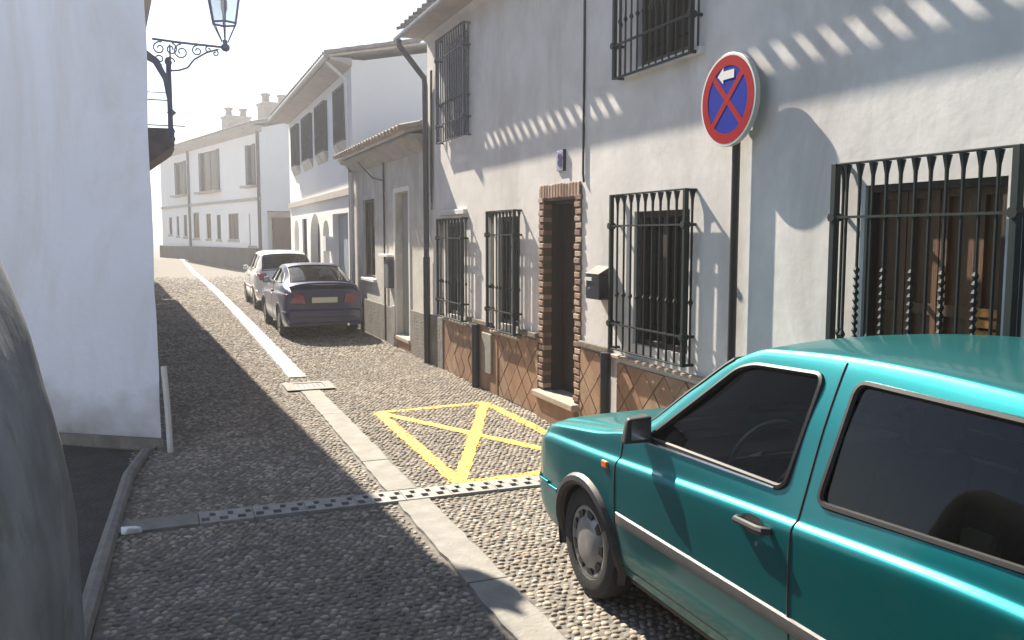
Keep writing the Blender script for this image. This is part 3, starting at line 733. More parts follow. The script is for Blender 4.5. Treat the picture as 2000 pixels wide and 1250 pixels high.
s_ = MB(); s_.extr([(0, 5.40), (-.45, 5.52), (-.45, 5.56), (0, 5.56)], 18.3, 28.5); s_.build("soffit", soffit_m, h3)
roof(h3, 18.4, 28.4, -.50, 5.561, .20, 4.4, .25, plaster_old, rooftile_m, nrow_ind=1, over_verge=.03, thick=.04)
g = MB(); g.tube([(-.53, 18.25, 5.55), (-.53, 28.6, 5.52)], .06, 8); g.build("gutter", gutter_m, h3, smooth=True)
downpipe(h3, [(-.5, 18.5, 5.5), (-.1, 18.5, 5.15), (-.07, 18.5, 3.6)], .04, pipe_light)
def chimney(root, x, y, z0, w, h, pots, m=cornice_m):
    s_ = MB(); s_.box(x - w / 2, x + w / 2, y - w * .4, y + w * .4, z0, z0 + h); s_.box(x - w / 2 - .06, x + w / 2 + .06, y - w * .4 - .06, y + w * .4 + .06, z0 + h, z0 + h + .12)
    ch = s_.build("chimney", m, root, bevel=.02)
    for i in range(pots):
        px = x + (i - (pots - 1) / 2) * w * .62; q = MB()
        q.lathe([(z0 + h + .12, w * .15), (z0 + h + .5, w * .13), (z0 + h + .5, w * .19), (z0 + h + .6, w * .19), (z0 + h + .64, w * .12)], 'z', 10, (px, y, 0)); q.build("chimney_pot", rooftile_m, ch)
chimney(h3, .6, 24.0, 5.7, .45, .45, 1)

# ---- far house, turned where the street bends
h4 = thing("house", "long far white house at the bend with a dark stone base and two chimneys", "house", (4.63, 47.0, 0), math.atan2(.244, .97), group="houses along the right side of the street")
UP = [(.75, 2.1, 4.55, 6.68), (6.75, 10.6, 4.55, 6.9), (13.6, 16.1, 4.55, 6.7)]
GR = [(1.0, 2.0, 1.4, 3.07), (3.7, 5.45, 1.7, 3.14), (6.85, 7.6, 1.7, 3.12), (8.7, 9.65, 1.74, 3.22), (11.1, 12.4, 1.76, 3.35), (13.8, 14.6, 1.85, 3.25), (15.7, 16.3, 1.9, 3.2), (17.4, 18.2, 2.0, 3.15)]
facade(h4, 0, 20, 7.5, UP + GR, plaster_far, z0=-.3); 
mbd = MB(); mbd.extr([(.28, 3.2), (9.5, 3.2), (9.5, 7.5), (4.8, 8.6), (.28, 7.5)], 0.0, 20); mbd.extr([(.28, -.3), (9.5, -.3), (9.5, 3.2), (.28, 3.2)], 1.8, 20); mbd.box(.001, .28, 0, .05, 3.2, 7.5); mbd.box(.001, .28, 0, 1.8, -.3, 3.2)
mbd.build("rear_wall", plaster_far, h4)
s_ = MB(); s_.box(1.2, 3.4, 1.6, 1.79, -.2, 2.9); s_.build("garage_door", wood_brown, h4)
for a, b, c0, d0 in UP: 
    w_ = window(h4, a, b, c0, d0, fr=shutter_m)
    for ya in (a - .05, b - .35):
        s_ = MB(); s_.box(-.06, -.01, ya, ya + .4, c0, d0); s_.build("shutter", shutter_m, w_)
    s_ = MB(); s_.box(-.35, 0, a - .2, b + .2, c0 - .12, c0); s_.build("balcony_slab", cornice_m, w_)
for a, b, c0, d0 in GR:
    w_ = window(h4, a, b, c0, d0, fr=shutter_m)
    s_ = MB(); s_.box(-.05, 0, a - .12, b + .12, c0 - .14, c0 - .02); s_.build("sill", cornice_m, w_)
s_ = MB(); s_.box(-.25, 0, 0.3, 20, -.3, 1.25); s_.build("stone_base", dado_far, h4, bevel=.05)
s_ = MB(); s_.box(-.08, 0, 0, 20, 3.75, 3.9); s_.build("band_course", cornice_m, h4)
downpipe(h4, [(-.08, .15, 7.3), (-.08, .15, .0)], .08, pipe_dark); downpipe(h4, [(-.08, 12.9, 7.3), (-.08, 12.9, 1)], .07, pipe_dark)
s_ = MB(); s_.extr([(0, 7.2), (-.5, 7.42), (-.5, 7.5), (0, 7.5)], -.3, 20.2); s_.build("soffit", soffit_m, h4)
roof(h4, 0, 20, -.55, 7.501, .24, 5.4, .30, cornice_m, rooftile_m, nrow_ind=1, over_verge=.2, thick=.09)
chimney(h4, 1.7, 2.4, 7.6, 1.45, 1.35, 2); chimney(h4, 1.5, 8.1, 7.8, 1.4, 1.05, 2)

# ---- left side
def lx(y): return -.11 - .05 * (y - 8.35)
h5 = thing("house", "big plain white wall of the corner house on the left, in shade", "house", (0, 0, 0), group="houses along the left side of the street")
s_ = MB()
fp = [(-.11, 8.35), (lx(17), 17), (-7, 17), (-7, 13.1), (-.93, 8.92)]
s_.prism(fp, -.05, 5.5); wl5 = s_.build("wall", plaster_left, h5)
bm = bmesh.new(); bm.from_mesh(wl5.data)
for _ in range(6):
    long_e = [e for e in bm.edges if e.calc_length() > .16 and min(v.co.y for v in e.verts) < 13.2 and all(v.co.x > -3.5 for v in e.verts) or e.calc_length() > 2.0]
    bmesh.ops.subdivide_edges(bm, edges=long_e, cuts=1, use_grid_fill=True)
from mathutils import noise as mnoise
for v in bm.verts:
    if -.04 < v.co.z < 5.4:
        d = mnoise.noise(v.co * 1.3) * .016 + mnoise.noise(v.co * 4.0) * .006; v.co.x += d; v.co.y += d * 1.2
bm.to_mesh(wl5.data); bm.free()
for p in wl5.data.polygons: p.use_smooth = True
wl5.data.set_sharp_from_angle(angle=R(35))
s_ = MB(); s_.prism([(.21, 8.30), (.17, 10.5), (lx(17) + .33, 17), (-.5, 17), (-1.3, 9.3), (-.9, 8.75)], 5.5, 5.58); s_.build("eave", soffit_m, h5)
s_ = MB(); s_.prism([(-.10, 8.33), (-.93, 8.90), (-7, 13.05), (-7, 13.0), (-.93, 8.86), (-.09, 8.28)], -.05, .10); s_.build("stained_foot", dado_grey, h5)
# little corbelled balcony further along this wall
s_ = MB(); s_.extr([(-.34, 2.60), (-.22, 2.78), (.10, 3.02), (.14, 3.10), (.14, 3.26), (-.34, 3.26)], 11.9, 13.2); bal = s_.build("balcony", mat("balcony_stone", (.20, .17, .16), .9, var=.3, vscale=6, bump=.4, bscale=30), h5, bevel=.01)
s_ = MB()
for i in range(4): s_.tube([(-.26 + i * .02, 11.95 + i * .35, 3.26), (-.26 + i * .02, 11.95 + i * .35, 4.15)], .012, 6)
s_.tube([(-.26, 11.95, 4.15), (-.2, 13.0, 4.15)], .014, 6); s_.tube([(-.29, 11.95, 3.7), (.10, 11.95, 3.7)], .006, 5); s_.build("railing", iron_lamp, bal)
pg = MB(); pg.tube([(-.035, 8.22, -.01), (-.045, 8.26, .38), (-.065, 8.28, .76)], .026, 8)
tag(pg.build("guard_post", pipe_light, smooth=True), "short grey metal pipe standing at the foot of the left corner wall", "post")
for i, (a, b, H_, lab) in enumerate(((17.03, 25, 5.5, "first white terrace house beyond the corner house, mostly hidden"), (25.03, 34, 5.4, "second white terrace house on the shaded left side"), (34.03, 44, 5.0, "farthest left terrace house before the bend"))):
    hh = thing("house", lab, "house", (0, 0, 0), group="houses along the left side of the street")
    s_ = MB(); s_.prism([(lx(a), a), (lx(b), b), (-8, b), (-8, a)], -.05, H_); s_.build("wall", plaster_far, hh)
    s_ = MB(); s_.prism([(lx(a) + .33, a), (lx(b) + .33, b), (-8, b), (-8, a)], H_ + .001, H_ + .08); s_.build("eave", soffit_m, hh)
    s_ = MB(); s_.add([(lx(a) + .33, a, H_ + .082), (lx(b) + .33, b, H_ + .082), (-8, b, H_ + .082), (-8, a, H_ + .082), (-4, a + .0, H_ + 1.0), (-4, b, H_ + 1.0)], [(0, 1, 5, 4), (3, 4, 5, 2), (0, 4, 3), (1, 2, 5)]); s_.build("roof", rooftile_m, hh)
    for k in range(3):
        yy = a + 1.5 + k * 2.4; s_ = MB(); s_.box(lx(yy) - .02, lx(yy) + .03, yy, yy + .9, 1.1, 2.3); w_ = s_.build("window", shutter_m, hh)
h6 = thing("house", "white house behind the viewpoint on the left, outside the picture", "house", (0, 0, 0), group="houses along the left side of the street")
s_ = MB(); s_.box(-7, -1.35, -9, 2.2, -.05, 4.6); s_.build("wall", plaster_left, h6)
s_ = MB(); s_.extr([(-7.3, 4.6), (-1.0, 4.6), (-1.0, 4.68), (-4.1, 5.5), (-7.3, 4.68)], -9.2, 2.4); s_.build("roof", rooftile_m, h6)

# near rounded wall end
P = [(-.405, -.03), (-.41, .4), (-.42, .75), (-.45, .95), (-.50, 1.25), (-.59, 1.6), (-.675, 1.85), (-.76, 2.1), (-.88, 2.35), (-1.05, 2.52), (-1.3, 2.55), (-1.3, -.03)]
Pa = np.array(P[:10]); tt = np.concatenate([[0], np.cumsum(np.hypot(*np.diff(Pa, axis=0).T))]); tq = np.linspace(0, tt[-1], 60)
Q = np.stack([np.interp(tq, tt, Pa[:, 0]), np.interp(tq, tt, Pa[:, 1])], 1)
for _ in range(25): Q[1:-1] = .25 * Q[:-2] + .5 * Q[1:-1] + .25 * Q[2:]
NQ = len(Q); rows = []
for (inset, yy) in [(1.2, 4.40), (.6, 4.40), (.3, 4.40), (.15, 4.395), (.08, 4.38), (.035, 4.35), (.01, 4.30), (0, 4.22)] + [(0, y_) for y_ in np.arange(4.1, 1.1, -.12)]:
    rows.append([(min(q[0], q[0]) - inset * (1 if True else 0), yy, q[1] - (inset * .25 if q[1] > 2 else 0)) for q in Q])
vs = []
for rw_ in rows:
    for p in rw_:
        v = Vector(p); d = mnoise.noise(v * 2.1) * .014 + mnoise.noise(v * 7) * .004; vs.append((v.x + d, v.y + d * .6, v.z))
s_ = MB(); s_.add(vs, [(i * NQ + j, i * NQ + j + 1, (i + 1) * NQ + j + 1, (i + 1) * NQ + j) for i in range(len(rows) - 1) for j in range(NQ - 1)])
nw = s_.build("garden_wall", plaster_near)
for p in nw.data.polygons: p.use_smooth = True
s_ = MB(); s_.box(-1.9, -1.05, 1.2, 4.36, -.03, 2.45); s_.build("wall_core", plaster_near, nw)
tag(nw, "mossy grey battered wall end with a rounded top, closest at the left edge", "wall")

wm = mat("weed_green", (.06, .09, .03), .8, var=.4, vscale=20)
for wx_, wy_ in ((-.30, 7.7), (-.16, 8.32), (3.64, 9.3), (3.63, 12.2), (3.64, 13.3), (-.40, 5.1)):
    q = MB()
    for i in range(16):
        a = random.uniform(0, 6.28); l_ = random.uniform(.02, .06); h_ = random.uniform(.01, .05); w_ = .006; c_, d_ = math.cos(a), math.sin(a)
        q.add([(-d_ * w_, c_ * w_, 0), (d_ * w_, -c_ * w_, 0), (c_ * l_, d_ * l_, h_)], [(0, 1, 2)])
    o = q.build("weeds", wm, fix=False, loc=(wx_, wy_, .0)); tag(o, kind='stuff')

# ---------------------------------------------------------------- wall lantern
lamp = thing("street_lamp", "wrought iron scroll bracket lantern fixed to the left corner wall", "street lamp", (-.14, 8.85, 2.84))
s_ = MB(); s_.tube([(.22, 0, -.02), (.22, 0, .72)], .016, 8); s_.tube([(.20, 0, .0), (.20, 0, .72)], .012, 6)
for zz in (.10, .33): s_.tube([(0, 0, zz), (.34 if zz < .2 else .22, 0, zz)], .006, 6)
for zz, rr in ((-.02, .03), (.22, .045), (.05, .028)): s_.lathe([(zz - .03, .012), (zz, rr), (zz + .03, .012)], 'z', 8, (.225, 0, 0))
s_.add([(.02, -.012, .78), (.13, -.012, .70), (.20, -.012, .55), (.215, -.012, .30), (.195, -.012, .30), (.16, -.012, .52), (.08, -.012, .66), (.0, -.012, .70),
        (.02, .012, .78), (.13, .012, .70), (.20, .012, .55), (.215, .012, .30), (.195, .012, .30), (.16, .012, .52), (.08, .012, .66), (.0, .012, .70)],
       [tuple(range(8)), tuple(range(15, 7, -1))] + [(i, (i + 1) % 8, 8 + (i + 1) % 8, 8 + i) for i in range(8)])
s_.build("bracket_post", iron_lamp, lamp, smooth=False)
s_ = MB(); s_.tube([(.08, 0, .88), (.3, 0, .865), (.72, 0, .85)], .011, 8); s_.lathe([(.68, .01), (.70, .035), (.735, .04), (.76, .02)], 'x', 10, (0, 0, .85))
s_.build("bracket_arm", iron_lamp, lamp, smooth=True)
def scroll(cx, cz, r0, turns, a0, sgn=1):
    pts = []
    for i in range(22):
        t = i / 21; a = a0 + sgn * t * turns * 2 * math.pi; r = r0 * (1 - .75 * t); pts.append((cx + math.cos(a) * r, 0, cz + math.sin(a) * r))
    return pts
s_ = MB()
for (cx, cz, r, tr, a0, sg) in ((.14, .80, .06, 1.3, 1.2, 1), (.14, .70, .05, 1.3, -1.2, -1), (.24, .80, .055, 1.3, 1.4, -1), (.33, .78, .07, 1.4, 1.6, 1), (.47, .80, .05, 1.3, 1.5, 1), (.22, .68, .05, 1.2, 0, 1), (.63, .79, .03, 1.1, 1.5, -1), (.57, .82, .03, 1.1, 1.5, 1)):
    s_.tube(scroll(cx, cz, r, tr, a0, sg), .007, 6)
s_.tube([(.20, 0, .60), (.30, 0, .61), (.38, 0, .64), (.44, 0, .72), (.55, 0, .79), (.66, 0, .83)], .009, 6); s_.tube([(.23, 0, .84), (.23, 0, .60)], .009, 6)
s_.build("scrollwork", iron_lamp, lamp, smooth=True)
lz = .90; lb = MB(); K6 = 6
def ringp(r, z): return [(.72 + math.cos(a) * r, math.sin(a) * r, z) for a in [R(30 + 60 * i) for i in range(6)]]
neck, bot, top = ringp(.03, lz), ringp(.115, lz + .17), ringp(.165, lz + .45)
lb.tube(bot, .010, 6, True); lb.tube(top, .014, 6, True)
for i in range(6): lb.tube([neck[i], bot[i]], .006, 5); lb.tube([bot[i], top[i]], .008, 5)
lb.tube([(.72, 0, lz - .05), (.72, 0, lz + .02)], .02, 8)
lan = lb.build("lantern", iron_lamp, lamp)
g_ = MB(); g_.add(ringp(.112, lz + .17) + ringp(.16, lz + .45), [(i, (i + 1) % 6, 6 + (i + 1) % 6, 6 + i) for i in range(6)]); g_.build("pane", glass_lamp, lan)
g_ = MB(); g_.lathe([(lz + .45, .17), (lz + .52, .10), (lz + .60, .05), (lz + .62, .03), (lz + .66, .03), (lz + .70, .01)], 'z', 6, (.72, 0, 0)); g_.build("hood", iron_lamp, lan)
g_ = MB(); g_.lathe([(lz + .25, .01), (lz + .30, .03), (lz + .38, .03), (lz + .43, .015)], 'z', 10, (.72, 0, 0)); g_.build("bulb", sign_white, lan, smooth=True)

# ---------------------------------------------------------------- no-stopping sign, parallel to the wall
sg = thing("road_sign", "round blue no-stopping sign with red cross and white arrow on a dark pole", "road sign", (XR - .05, 5.03, 0))
s_ = MB(); s_.tube([(0, 0, 0), (0, 0, 3.12)], .028, 12); s_.build("pole", pole_m, sg, smooth=True)
s_ = MB(); s_.tube([(0, 0, 3.11), (0, 0, 3.14)], .034, 12); s_.build("pole_cap", pipe_black, sg)
cy, cz, RR = .0, 2.83, .305; xf = -.082
s_ = MB(); s_.lathe([(xf + .036, RR - .004), (xf + .034, RR + .004), (xf + .002, RR + .004), (xf, RR), (xf + .003, RR - .006)], 'x', 56, (0, cy, cz)); disc = s_.build("sign_disc", sign_rim, sg, smooth=True)
def ring(r0, r1, x0, x1, k=56):
    m_ = MB(); vs = []
    for j in range(k):
        a = 2 * math.pi * j / k; c_, d_ = math.cos(a), math.sin(a)
        vs += [(x0, cy + c_ * r0, cz + d_ * r0), (x0, cy + c_ * r1, cz + d_ * r1), (x1, cy + c_ * r1, cz + d_ * r1), (x1, cy + c_ * r0, cz + d_ * r0)]
    fs_ = []
    for j in range(k):
        a = j * 4; b = ((j + 1) % k) * 4
        for q in range(4): fs_.append((a + q, a + (q + 1) % 4, b + (q + 1) % 4, b + q))
    m_.add(vs, fs_); return m_
ring(RR - .014, RR + .001, xf - .002, xf + .002).build("white_edge", sign_white, disc)
s_ = MB(); s_.lathe([(xf - .0015, RR - .05), (xf + .002, RR - .05)], 'x', 56, (0, cy, cz)); s_.build("blue_face", sign_blue, disc)
ring(.225, RR - .0145, xf - .004, xf + .001).build("red_ring", sign_red, disc)
for k, ang in enumerate((45, -45)):
    m_ = MB(); a = R(ang); L_ = .232; w = .021; c_, d_ = math.cos(a), math.sin(a); x0 = xf - .0034 - k * .0004
    m_.add([(x0, cy + c_ * u - d_ * v, cz + d_ * u + c_ * v) for u, v in ((-L_, -w), (L_, -w), (L_, w), (-L_, w))], [(0, 1, 2, 3)]); m_.build("red_bar", sign_red, disc, fix=False)
m_ = MB(); A = [(.11, .0), (.045, .055), (.045, .028), (-.075, .028), (-.075, -.028), (.045, -.028), (.045, -.055)]
m_.add([(xf - .0052, cy + u, cz + .165 + v) for u, v in A], [tuple(range(7))]); 
m_.build("white_arrow", sign_white, disc, fix=False)
s_ = MB(); s_.box(-.05, .03, -.03, .03, cz + .12, cz + .15); s_.box(-.05, .03, -.03, .03, cz - .15, cz - .12); s_.build("clamp", gutter_m, sg)

# ---------------------------------------------------------------- cars
def cat(cp, n):
    out = []; m = len(cp)
    for i in range(m - 1):
        p0 = cp[max(i - 1, 0)]; p1 = cp[i]; p2 = cp[i + 1]; p3 = cp[min(i + 2, m - 1)]
        for k in range(n):
            t = k / n; a = []
            for d in range(len(p1)):
                m1 = (p2[d] - p0[d]) * .5 * .75; m2 = (p3[d] - p1[d]) * .5 * .75
                a.append((2 * t ** 3 - 3 * t ** 2 + 1) * p1[d] + (t ** 3 - 2 * t ** 2 + t) * m1 + (-2 * t ** 3 + 3 * t ** 2) * p2[d] + (t ** 3 - t ** 2) * m2)
            out.append(tuple(a))
    out.append(cp[-1]); return out
def tab(T, y):
    xs_ = [p[0] for p in T]; zs = [p[1] for p in T]
    if y <= xs_[0]: return zs[0]
    if y >= xs_[-1]: return zs[-1]
    i = max(j for j in range(len(xs_)) if xs_[j] <= y); i = min(i, len(xs_) - 2)
    def sl(j):
        if j <= 0 or j >= len(xs_) - 1: return 0 if False else (zs[min(j + 1, len(zs) - 1)] - zs[max(j - 1, 0)]) / (xs_[min(j + 1, len(zs) - 1)] - xs_[max(j - 1, 0)])
        d1 = (zs[j] - zs[j - 1]) / (xs_[j] - xs_[j - 1]); d2 = (zs[j + 1] - zs[j]) / (xs_[j + 1] - xs_[j])
        return 0 if d1 * d2 <= 0 else 2 * d1 * d2 / (d1 + d2)
    h = xs_[i + 1] - xs_[i]; t = (y - xs_[i]) / h
    return (2 * t ** 3 - 3 * t ** 2 + 1) * zs[i] + (t ** 3 - 2 * t ** 2 + t) * h * sl(i) + (-2 * t ** 3 + 3 * t ** 2) * zs[i + 1] + (t ** 3 - t ** 2) * h * sl(i + 1)
def inpoly(p, P):
    x, y = p; c_ = False; j = len(P) - 1
    for i in range(len(P)):
        if (P[i][1] > y) != (P[j][1] > y) and x < (P[j][0] - P[i][0]) * (y - P[i][1]) / (P[j][1] - P[i][1]) + P[i][0]: c_ = not c_
        j = i
    return c_
def roundpoly(P, r, k=5):
    out = []
    for i in range(len(P)):
        p0, p1, p2 = Vector(P[i - 1]), Vector(P[i]), Vector(P[(i + 1) % len(P)])
        a = p1 + (p0 - p1).normalized() * r; b = p1 + (p2 - p1).normalized() * r
        for j in range(k + 1):
            t = j / k; out.append(tuple(a * (1 - t) ** 2 + p1 * 2 * t * (1 - t) + b * t * t))
    return out
def make_car(name, label, loc, T, m_paint, dy=.012, detail=True, scale=(1, 1, 1)):
    NS = 13 if detail else 5      # subdivisions per section segment
    root = thing(name, label, "car", loc, math.pi, group="cars parked along the right side"); root.scale = scale
    L = T['L']
    def section(y):
        w = tab(T['w'], y); zb = tab(T['zb'], y); zc = tab(T['zc'], y); zbelt = tab(T['zbelt'], y); zr = tab(T['zr'], y); zt = tab(T['zt'], y)
        wr = tab(T['wr'], y) * w / T['W']; wb = tab(T['wbelt'], y) * w / T['W']
        zm = zb + (zc - zb) * .55
        cp = [(w * .93, zb), (w * .975, zb + (zc - zb) * .2), (w, zm), (w * .998, zc - .03), (w * .958, zc + .022), (wb, zbelt), ((wb * .45 + wr * .55) + .012, zbelt * .45 + zr * .55), (wr, zr), (wr * .90, zr + (zt - zr) * .5), (wr * .5, zr + (zt - zr) * .88), (0, zt)]
        return cat(cp, NS)
    ys_ = list(np.arange(0, L, dy)) + [L]
    SEC = [section(y) for y in ys_]; M = len(SEC[0]); JR = 7 * NS
    def surf(y, j):
        s_ = section(y); i = int(min(max(j, 0), M - 1.001)); t = j - i; a, b = s_[i], s_[i + 1]
        return Vector((a[0] + (b[0] - a[0]) * t, y, a[1] + (b[1] - a[1]) * t))
    def side_pt(y, z, off=0.0):
        s_ = section(min(max(y, 0), L))
        for i in range(JR + 3):
            if s_[i][1] <= z <= s_[i + 1][1]:
                t = (z - s_[i][1]) / max(1e-6, s_[i + 1][1] - s_[i][1]); return Vector((s_[i][0] + (s_[i + 1][0] - s_[i][0]) * t + off, y, z))
        return Vector((s_[0][0] + off, y, z))
    wins = [roundpoly(P, .045) for P in T['side']]
    def grow(P, d):
        cx = sum(p[0] for p in P) / len(P); cz_ = sum(p[1] for p in P) / len(P)
        return [(cx + (p[0] - cx) * (1 + d / max(.05, abs(p[0] - cx) + .1)), cz_ + (p[1] - cz_) * (1 + d / max(.05, abs(p[1] - cz_) + .05))) for p in P]
    winsg = [grow(P, .012) for P in wins]
    wx = T['wheels']; RA = T['RA']; WZ = T['wz']
    groups = {}
    def put(key, i, j, sgn, off=0.0):
        groups.setdefault(key, []).append((i, j, sgn, off))
    for i in range(len(ys_) - 1):
        ym = (ys_[i] + ys_[i + 1]) / 2
        for j in range(M - 1):
            q = [SEC[i][j], SEC[i][j + 1], SEC[i + 1][j], SEC[i + 1][j + 1]]; zm = sum(p[1] for p in q) / 4; xm = sum(p[0] for p in q) / 4
            if any((ym - w_) ** 2 + (zm - WZ) ** 2 < RA ** 2 for w_ in wx) and j < 5 * NS: continue
            key = 'body'; gl = None
            if j < JR:
                for k, P in enumerate(wins):
                    if inpoly((ym, zm), P): key = None
                    if inpoly((ym, zm), winsg[k]): gl = ('side', k)
            else:
                for nm in ('front', 'rear'):
                    a, b, jj = T[nm]; jj *= NS / 5
                    if a < ym < b and j >= JR + jj: key = None
                    if a - .02 < ym < b + .02 and j >= JR + jj - 1.5: gl = (nm, 0)
            if key == 'body' and j < JR and T['door'][0] < ym < T['door'][1] and zm > .30: key = 'door'
            if key == 'body' and T['bonnet'][0] < ym < T['bonnet'][1] and j >= JR - int(NS * .4): key = 'bonnet'
            for sgn in (1, -1):
                if key: put((key, sgn if key == 'door' else 0), i, j, sgn)
                if gl: put(('glass', gl, sgn if gl[0] == 'side' else 0), i, j, sgn, -.007)
                
                if (ym < T['bump'][0] or ym > T['bump'][1]) and zm < T['bump'][2]: put(('bumper', ym < 1, sgn), i, j, sgn, .014)
    def mk(faces, nm, m, parent, smooth=True):
        mb = MB(); idx = {}
        for i, j, sgn, off in faces:
            f = []
            for (a, b) in ((i, j), (i + 1, j), (i + 1, j + 1), (i, j + 1)):
                kk = (a, b, sgn if SEC[a][b][0] > 1e-5 else 0)
                if kk not in idx:
                    p = SEC[a][b]; x_, z_ = p
                    if off:
                        pa = SEC[a][max(b - 1, 0)]; pb = SEC[a][min(b + 1, M - 1)]; tx, tz = pb[0] - pa[0], pb[1] - pa[1]; ll = math.hypot(tx, tz) + 1e-9
                        x_ += tz / ll * off; z_ += -tx / ll * off
                    idx[kk] = len(mb.v); mb.v.append((x_ * sgn, ys_[a], z_))
                f.append(idx[kk])
            f = list(dict.fromkeys(f))
            if len(f) >= 3: mb.f.append(tuple(f if sgn > 0 else f[::-1]))
        me = mb.mesh(nm, m, smooth=False, fix=False)
        for p in me.polygons: p.use_smooth = smooth
        me.update(); o = bpy.data.objects.new(nm, me); C.objects.link(o); o.parent = parent; return o
    body_o = None; parts = {}
    for key, fc in groups.items():
        k0 = key[0]
        if k0 == 'body': body_o = mk(fc, 'body', m_paint, root)
        elif k0 == 'door': parts[key] = mk(fc, 'door', m_paint, root)
        elif k0 == 'bonnet': mk(fc, 'bonnet', m_paint, root)
        elif k0 == 'glass': mk(fc, {'side': 'side_window', 'front': 'windscreen', 'rear': 'rear_window'}[key[1][0]], glass_car, root)
        elif k0 == 'strip': 
            o = mk(fc, 'rub_strip', trim_grey, root); so = o.modifiers.new("solid", 'SOLIDIFY'); so.thickness = .015; so.offset = -1
        elif k0 == 'bumper':
            o = mk(fc, 'bumper', T.get('bumper_m', m_paint), root); so = o.modifiers.new("solid", 'SOLIDIFY'); so.thickness = .012; so.offset = -1
    # side rubbing strips
    if T['strip'][0] < L:
        for sgn in (1, -1):
            sb = MB(); yy_ = np.linspace(T['strip'][0], T['strip'][1], 40); vs = []
            for k, yy in enumerate(yy_):
                o_ = .016 if 0 < k < 39 else .004
                for z_, q_ in ((.515, .0), (.520, o_ * .8), (.545, o_), (.570, o_ * .8), (.575, .0)):
                    p = side_pt(yy, z_, q_); vs.append((p.x * sgn, p.y, p.z))
            sb.add(vs, [(k * 5 + j, k * 5 + j + 1, k * 5 + 6 + j, k * 5 + 5 + j) for k in range(39) for j in range(4)] + [(0, 1, 2, 3, 4), (195, 196, 197, 198, 199)])
            sb.build("rub_strip", trim_grey, root, smooth=True)
    # end caps
    for e, nm in ((0, 'front_panel'), (len(ys_) - 1, 'rear_panel')):
        mb = MB(); s_ = SEC[e]; yy = ys_[e]; off = -.0 
        ring_ = [(p[0], yy, p[1]) for p in s_] + [(-p[0], yy, p[1]) for p in reversed(s_[:-1])]
        mb.add(ring_, [tuple(range(len(ring_)))]); mb.build(nm, m_paint, root)
    # window seals and seams
    sl = MB(); 
    for P in wins:
        for sgn in (1, -1):
            pts = [side_pt(p[0], p[1], .001) for p in P]; sl.tube([(v.x * sgn, v.y, v.z) for v in pts], .0125, 6, True)
    for nm in ('front', 'rear'):
        a, b, jj = T[nm]; jj *= NS / 5; path = []
        J0 = JR + jj; n_ = 10
        path += [surf(a, J0 + (M - 1.01 - J0) * t / n_) for t in range(n_, -1, -1)]
        path += [surf(a + (b - a) * t / n_, J0) for t in range(1, n_ + 1)]
        path += [surf(b, J0 + (M - 1.01 - J0) * t / n_) for t in range(1, n_ + 1)]
        for sgn in (1, -1): sl.tube([(v.x * sgn, v.y, v.z) for v in path], .013, 6)
    sl.build("window_seal", seal_m, root, smooth=True)
    def gap(pts, sgn, r=.0045):
        if len(pts) > 2: q_ = MB(); q_.tube([(v.x * sgn, v.y, v.z) for v in pts], r, 5); q_.build("panel_gap", seal_m, root)
    for sgn in (1, -1):
        for yy in T['door']:
            pts = []
            for j in range(2, JR + 2, 1 if NS < 8 else 2):
                v = surf(yy, j)
                if v.z < .30: continue
                if yy == T['door'][0] and v.z > T['doortop']: break
                pts.append(v)
            gap(pts, sgn)
        gap([side_pt(yy, .30, .0) for yy in np.linspace(T['door'][0], T['door'][1], 20)], sgn)
        gap([surf(yy, JR - NS * .4) for yy in np.linspace(T['bonnet'][0], T['bonnet'][1], 30)], sgn, .004)
    # wheels
    rw = T['rw']; W = T['W']
    for wy in wx:
        for sgn in (1, -1):
            wh = thing_part("wheel", root, (sgn * (W - .10), wy, rw))
            wh.rotation_euler = (0, 0, 0 if sgn > 0 else math.pi)
            t_ = MB(); t_.lathe([(-.085, rw * .60), (-.085, rw * .80), (-.07, rw * .96), (-.04, rw), (.04, rw), (.07, rw * .96), (.085, rw * .82), (.078, rw * .66), (.06, rw * .64)], 'x', 40)
            t_.build("tyre", tyre_m, wh, smooth=True)
            q = MB(); R0 = rw * .645
            q.lathe([(.05, R0), (.070, R0), (.072, R0 * .93), (.060, R0 * .80), (.074, R0 * .70), (.086, R0 * .42), (.090, R0 * .18), (.088, .01)], 'x', 40)
            q.build("hubcap", hub_m, wh, smooth=True)
            for k in range(9):
                q = MB(); a = 2 * math.pi * k / 9; c_, d_ = math.cos(a), math.sin(a); vs = []
                for (u, v, xx) in ((R0 * .70, -.020, .076), (R0 * .70, .020, .076), (R0 * .88, .030, .072), (R0 * .88, -.030, .072)):
                    vs.append((xx + .002, c_ * u - d_ * v, d_ * u + c_ * v))
                vs2 = [(p[0] - .012, p[1], p[2]) for p in vs]; q.add(vs + vs2, [(0, 1, 2, 3), (0, 4, 5, 1), (1, 5, 6, 2), (2, 6, 7, 3), (3, 7, 4, 0)])
                q.build("hubcap_slot", seal_m, wh)
            # arch liner + flare
            ln = MB(); vs = []; kk = 18; xo, xi = W * .985, W - .30
            for xx in (xo, xi):
                for i in range(kk + 1):
                    a = -.35 + (math.pi + .7) * i / kk; vs.append((sgn * xx, wy + math.cos(a) * (RA + .006), WZ + math.sin(a) * (RA + .006)))
            ln.add(vs, [(i, i + 1, kk + 2 + i, kk + 1 + i) for i in range(kk)] + [tuple(range(kk + 1, 2 * kk + 2))]); ln.build("wheel_arch", seal_m, root)
            fl = MB(); pts = []
            for i in range(25):
                a = -.32 + (math.pi + .64) * i / 24; yy = wy + math.cos(a) * RA; zz = WZ + math.sin(a) * RA; v = side_pt(yy, max(zz, tab(T['zb'], yy) + .005), -.004); pts.append((v.x * sgn, yy, zz))
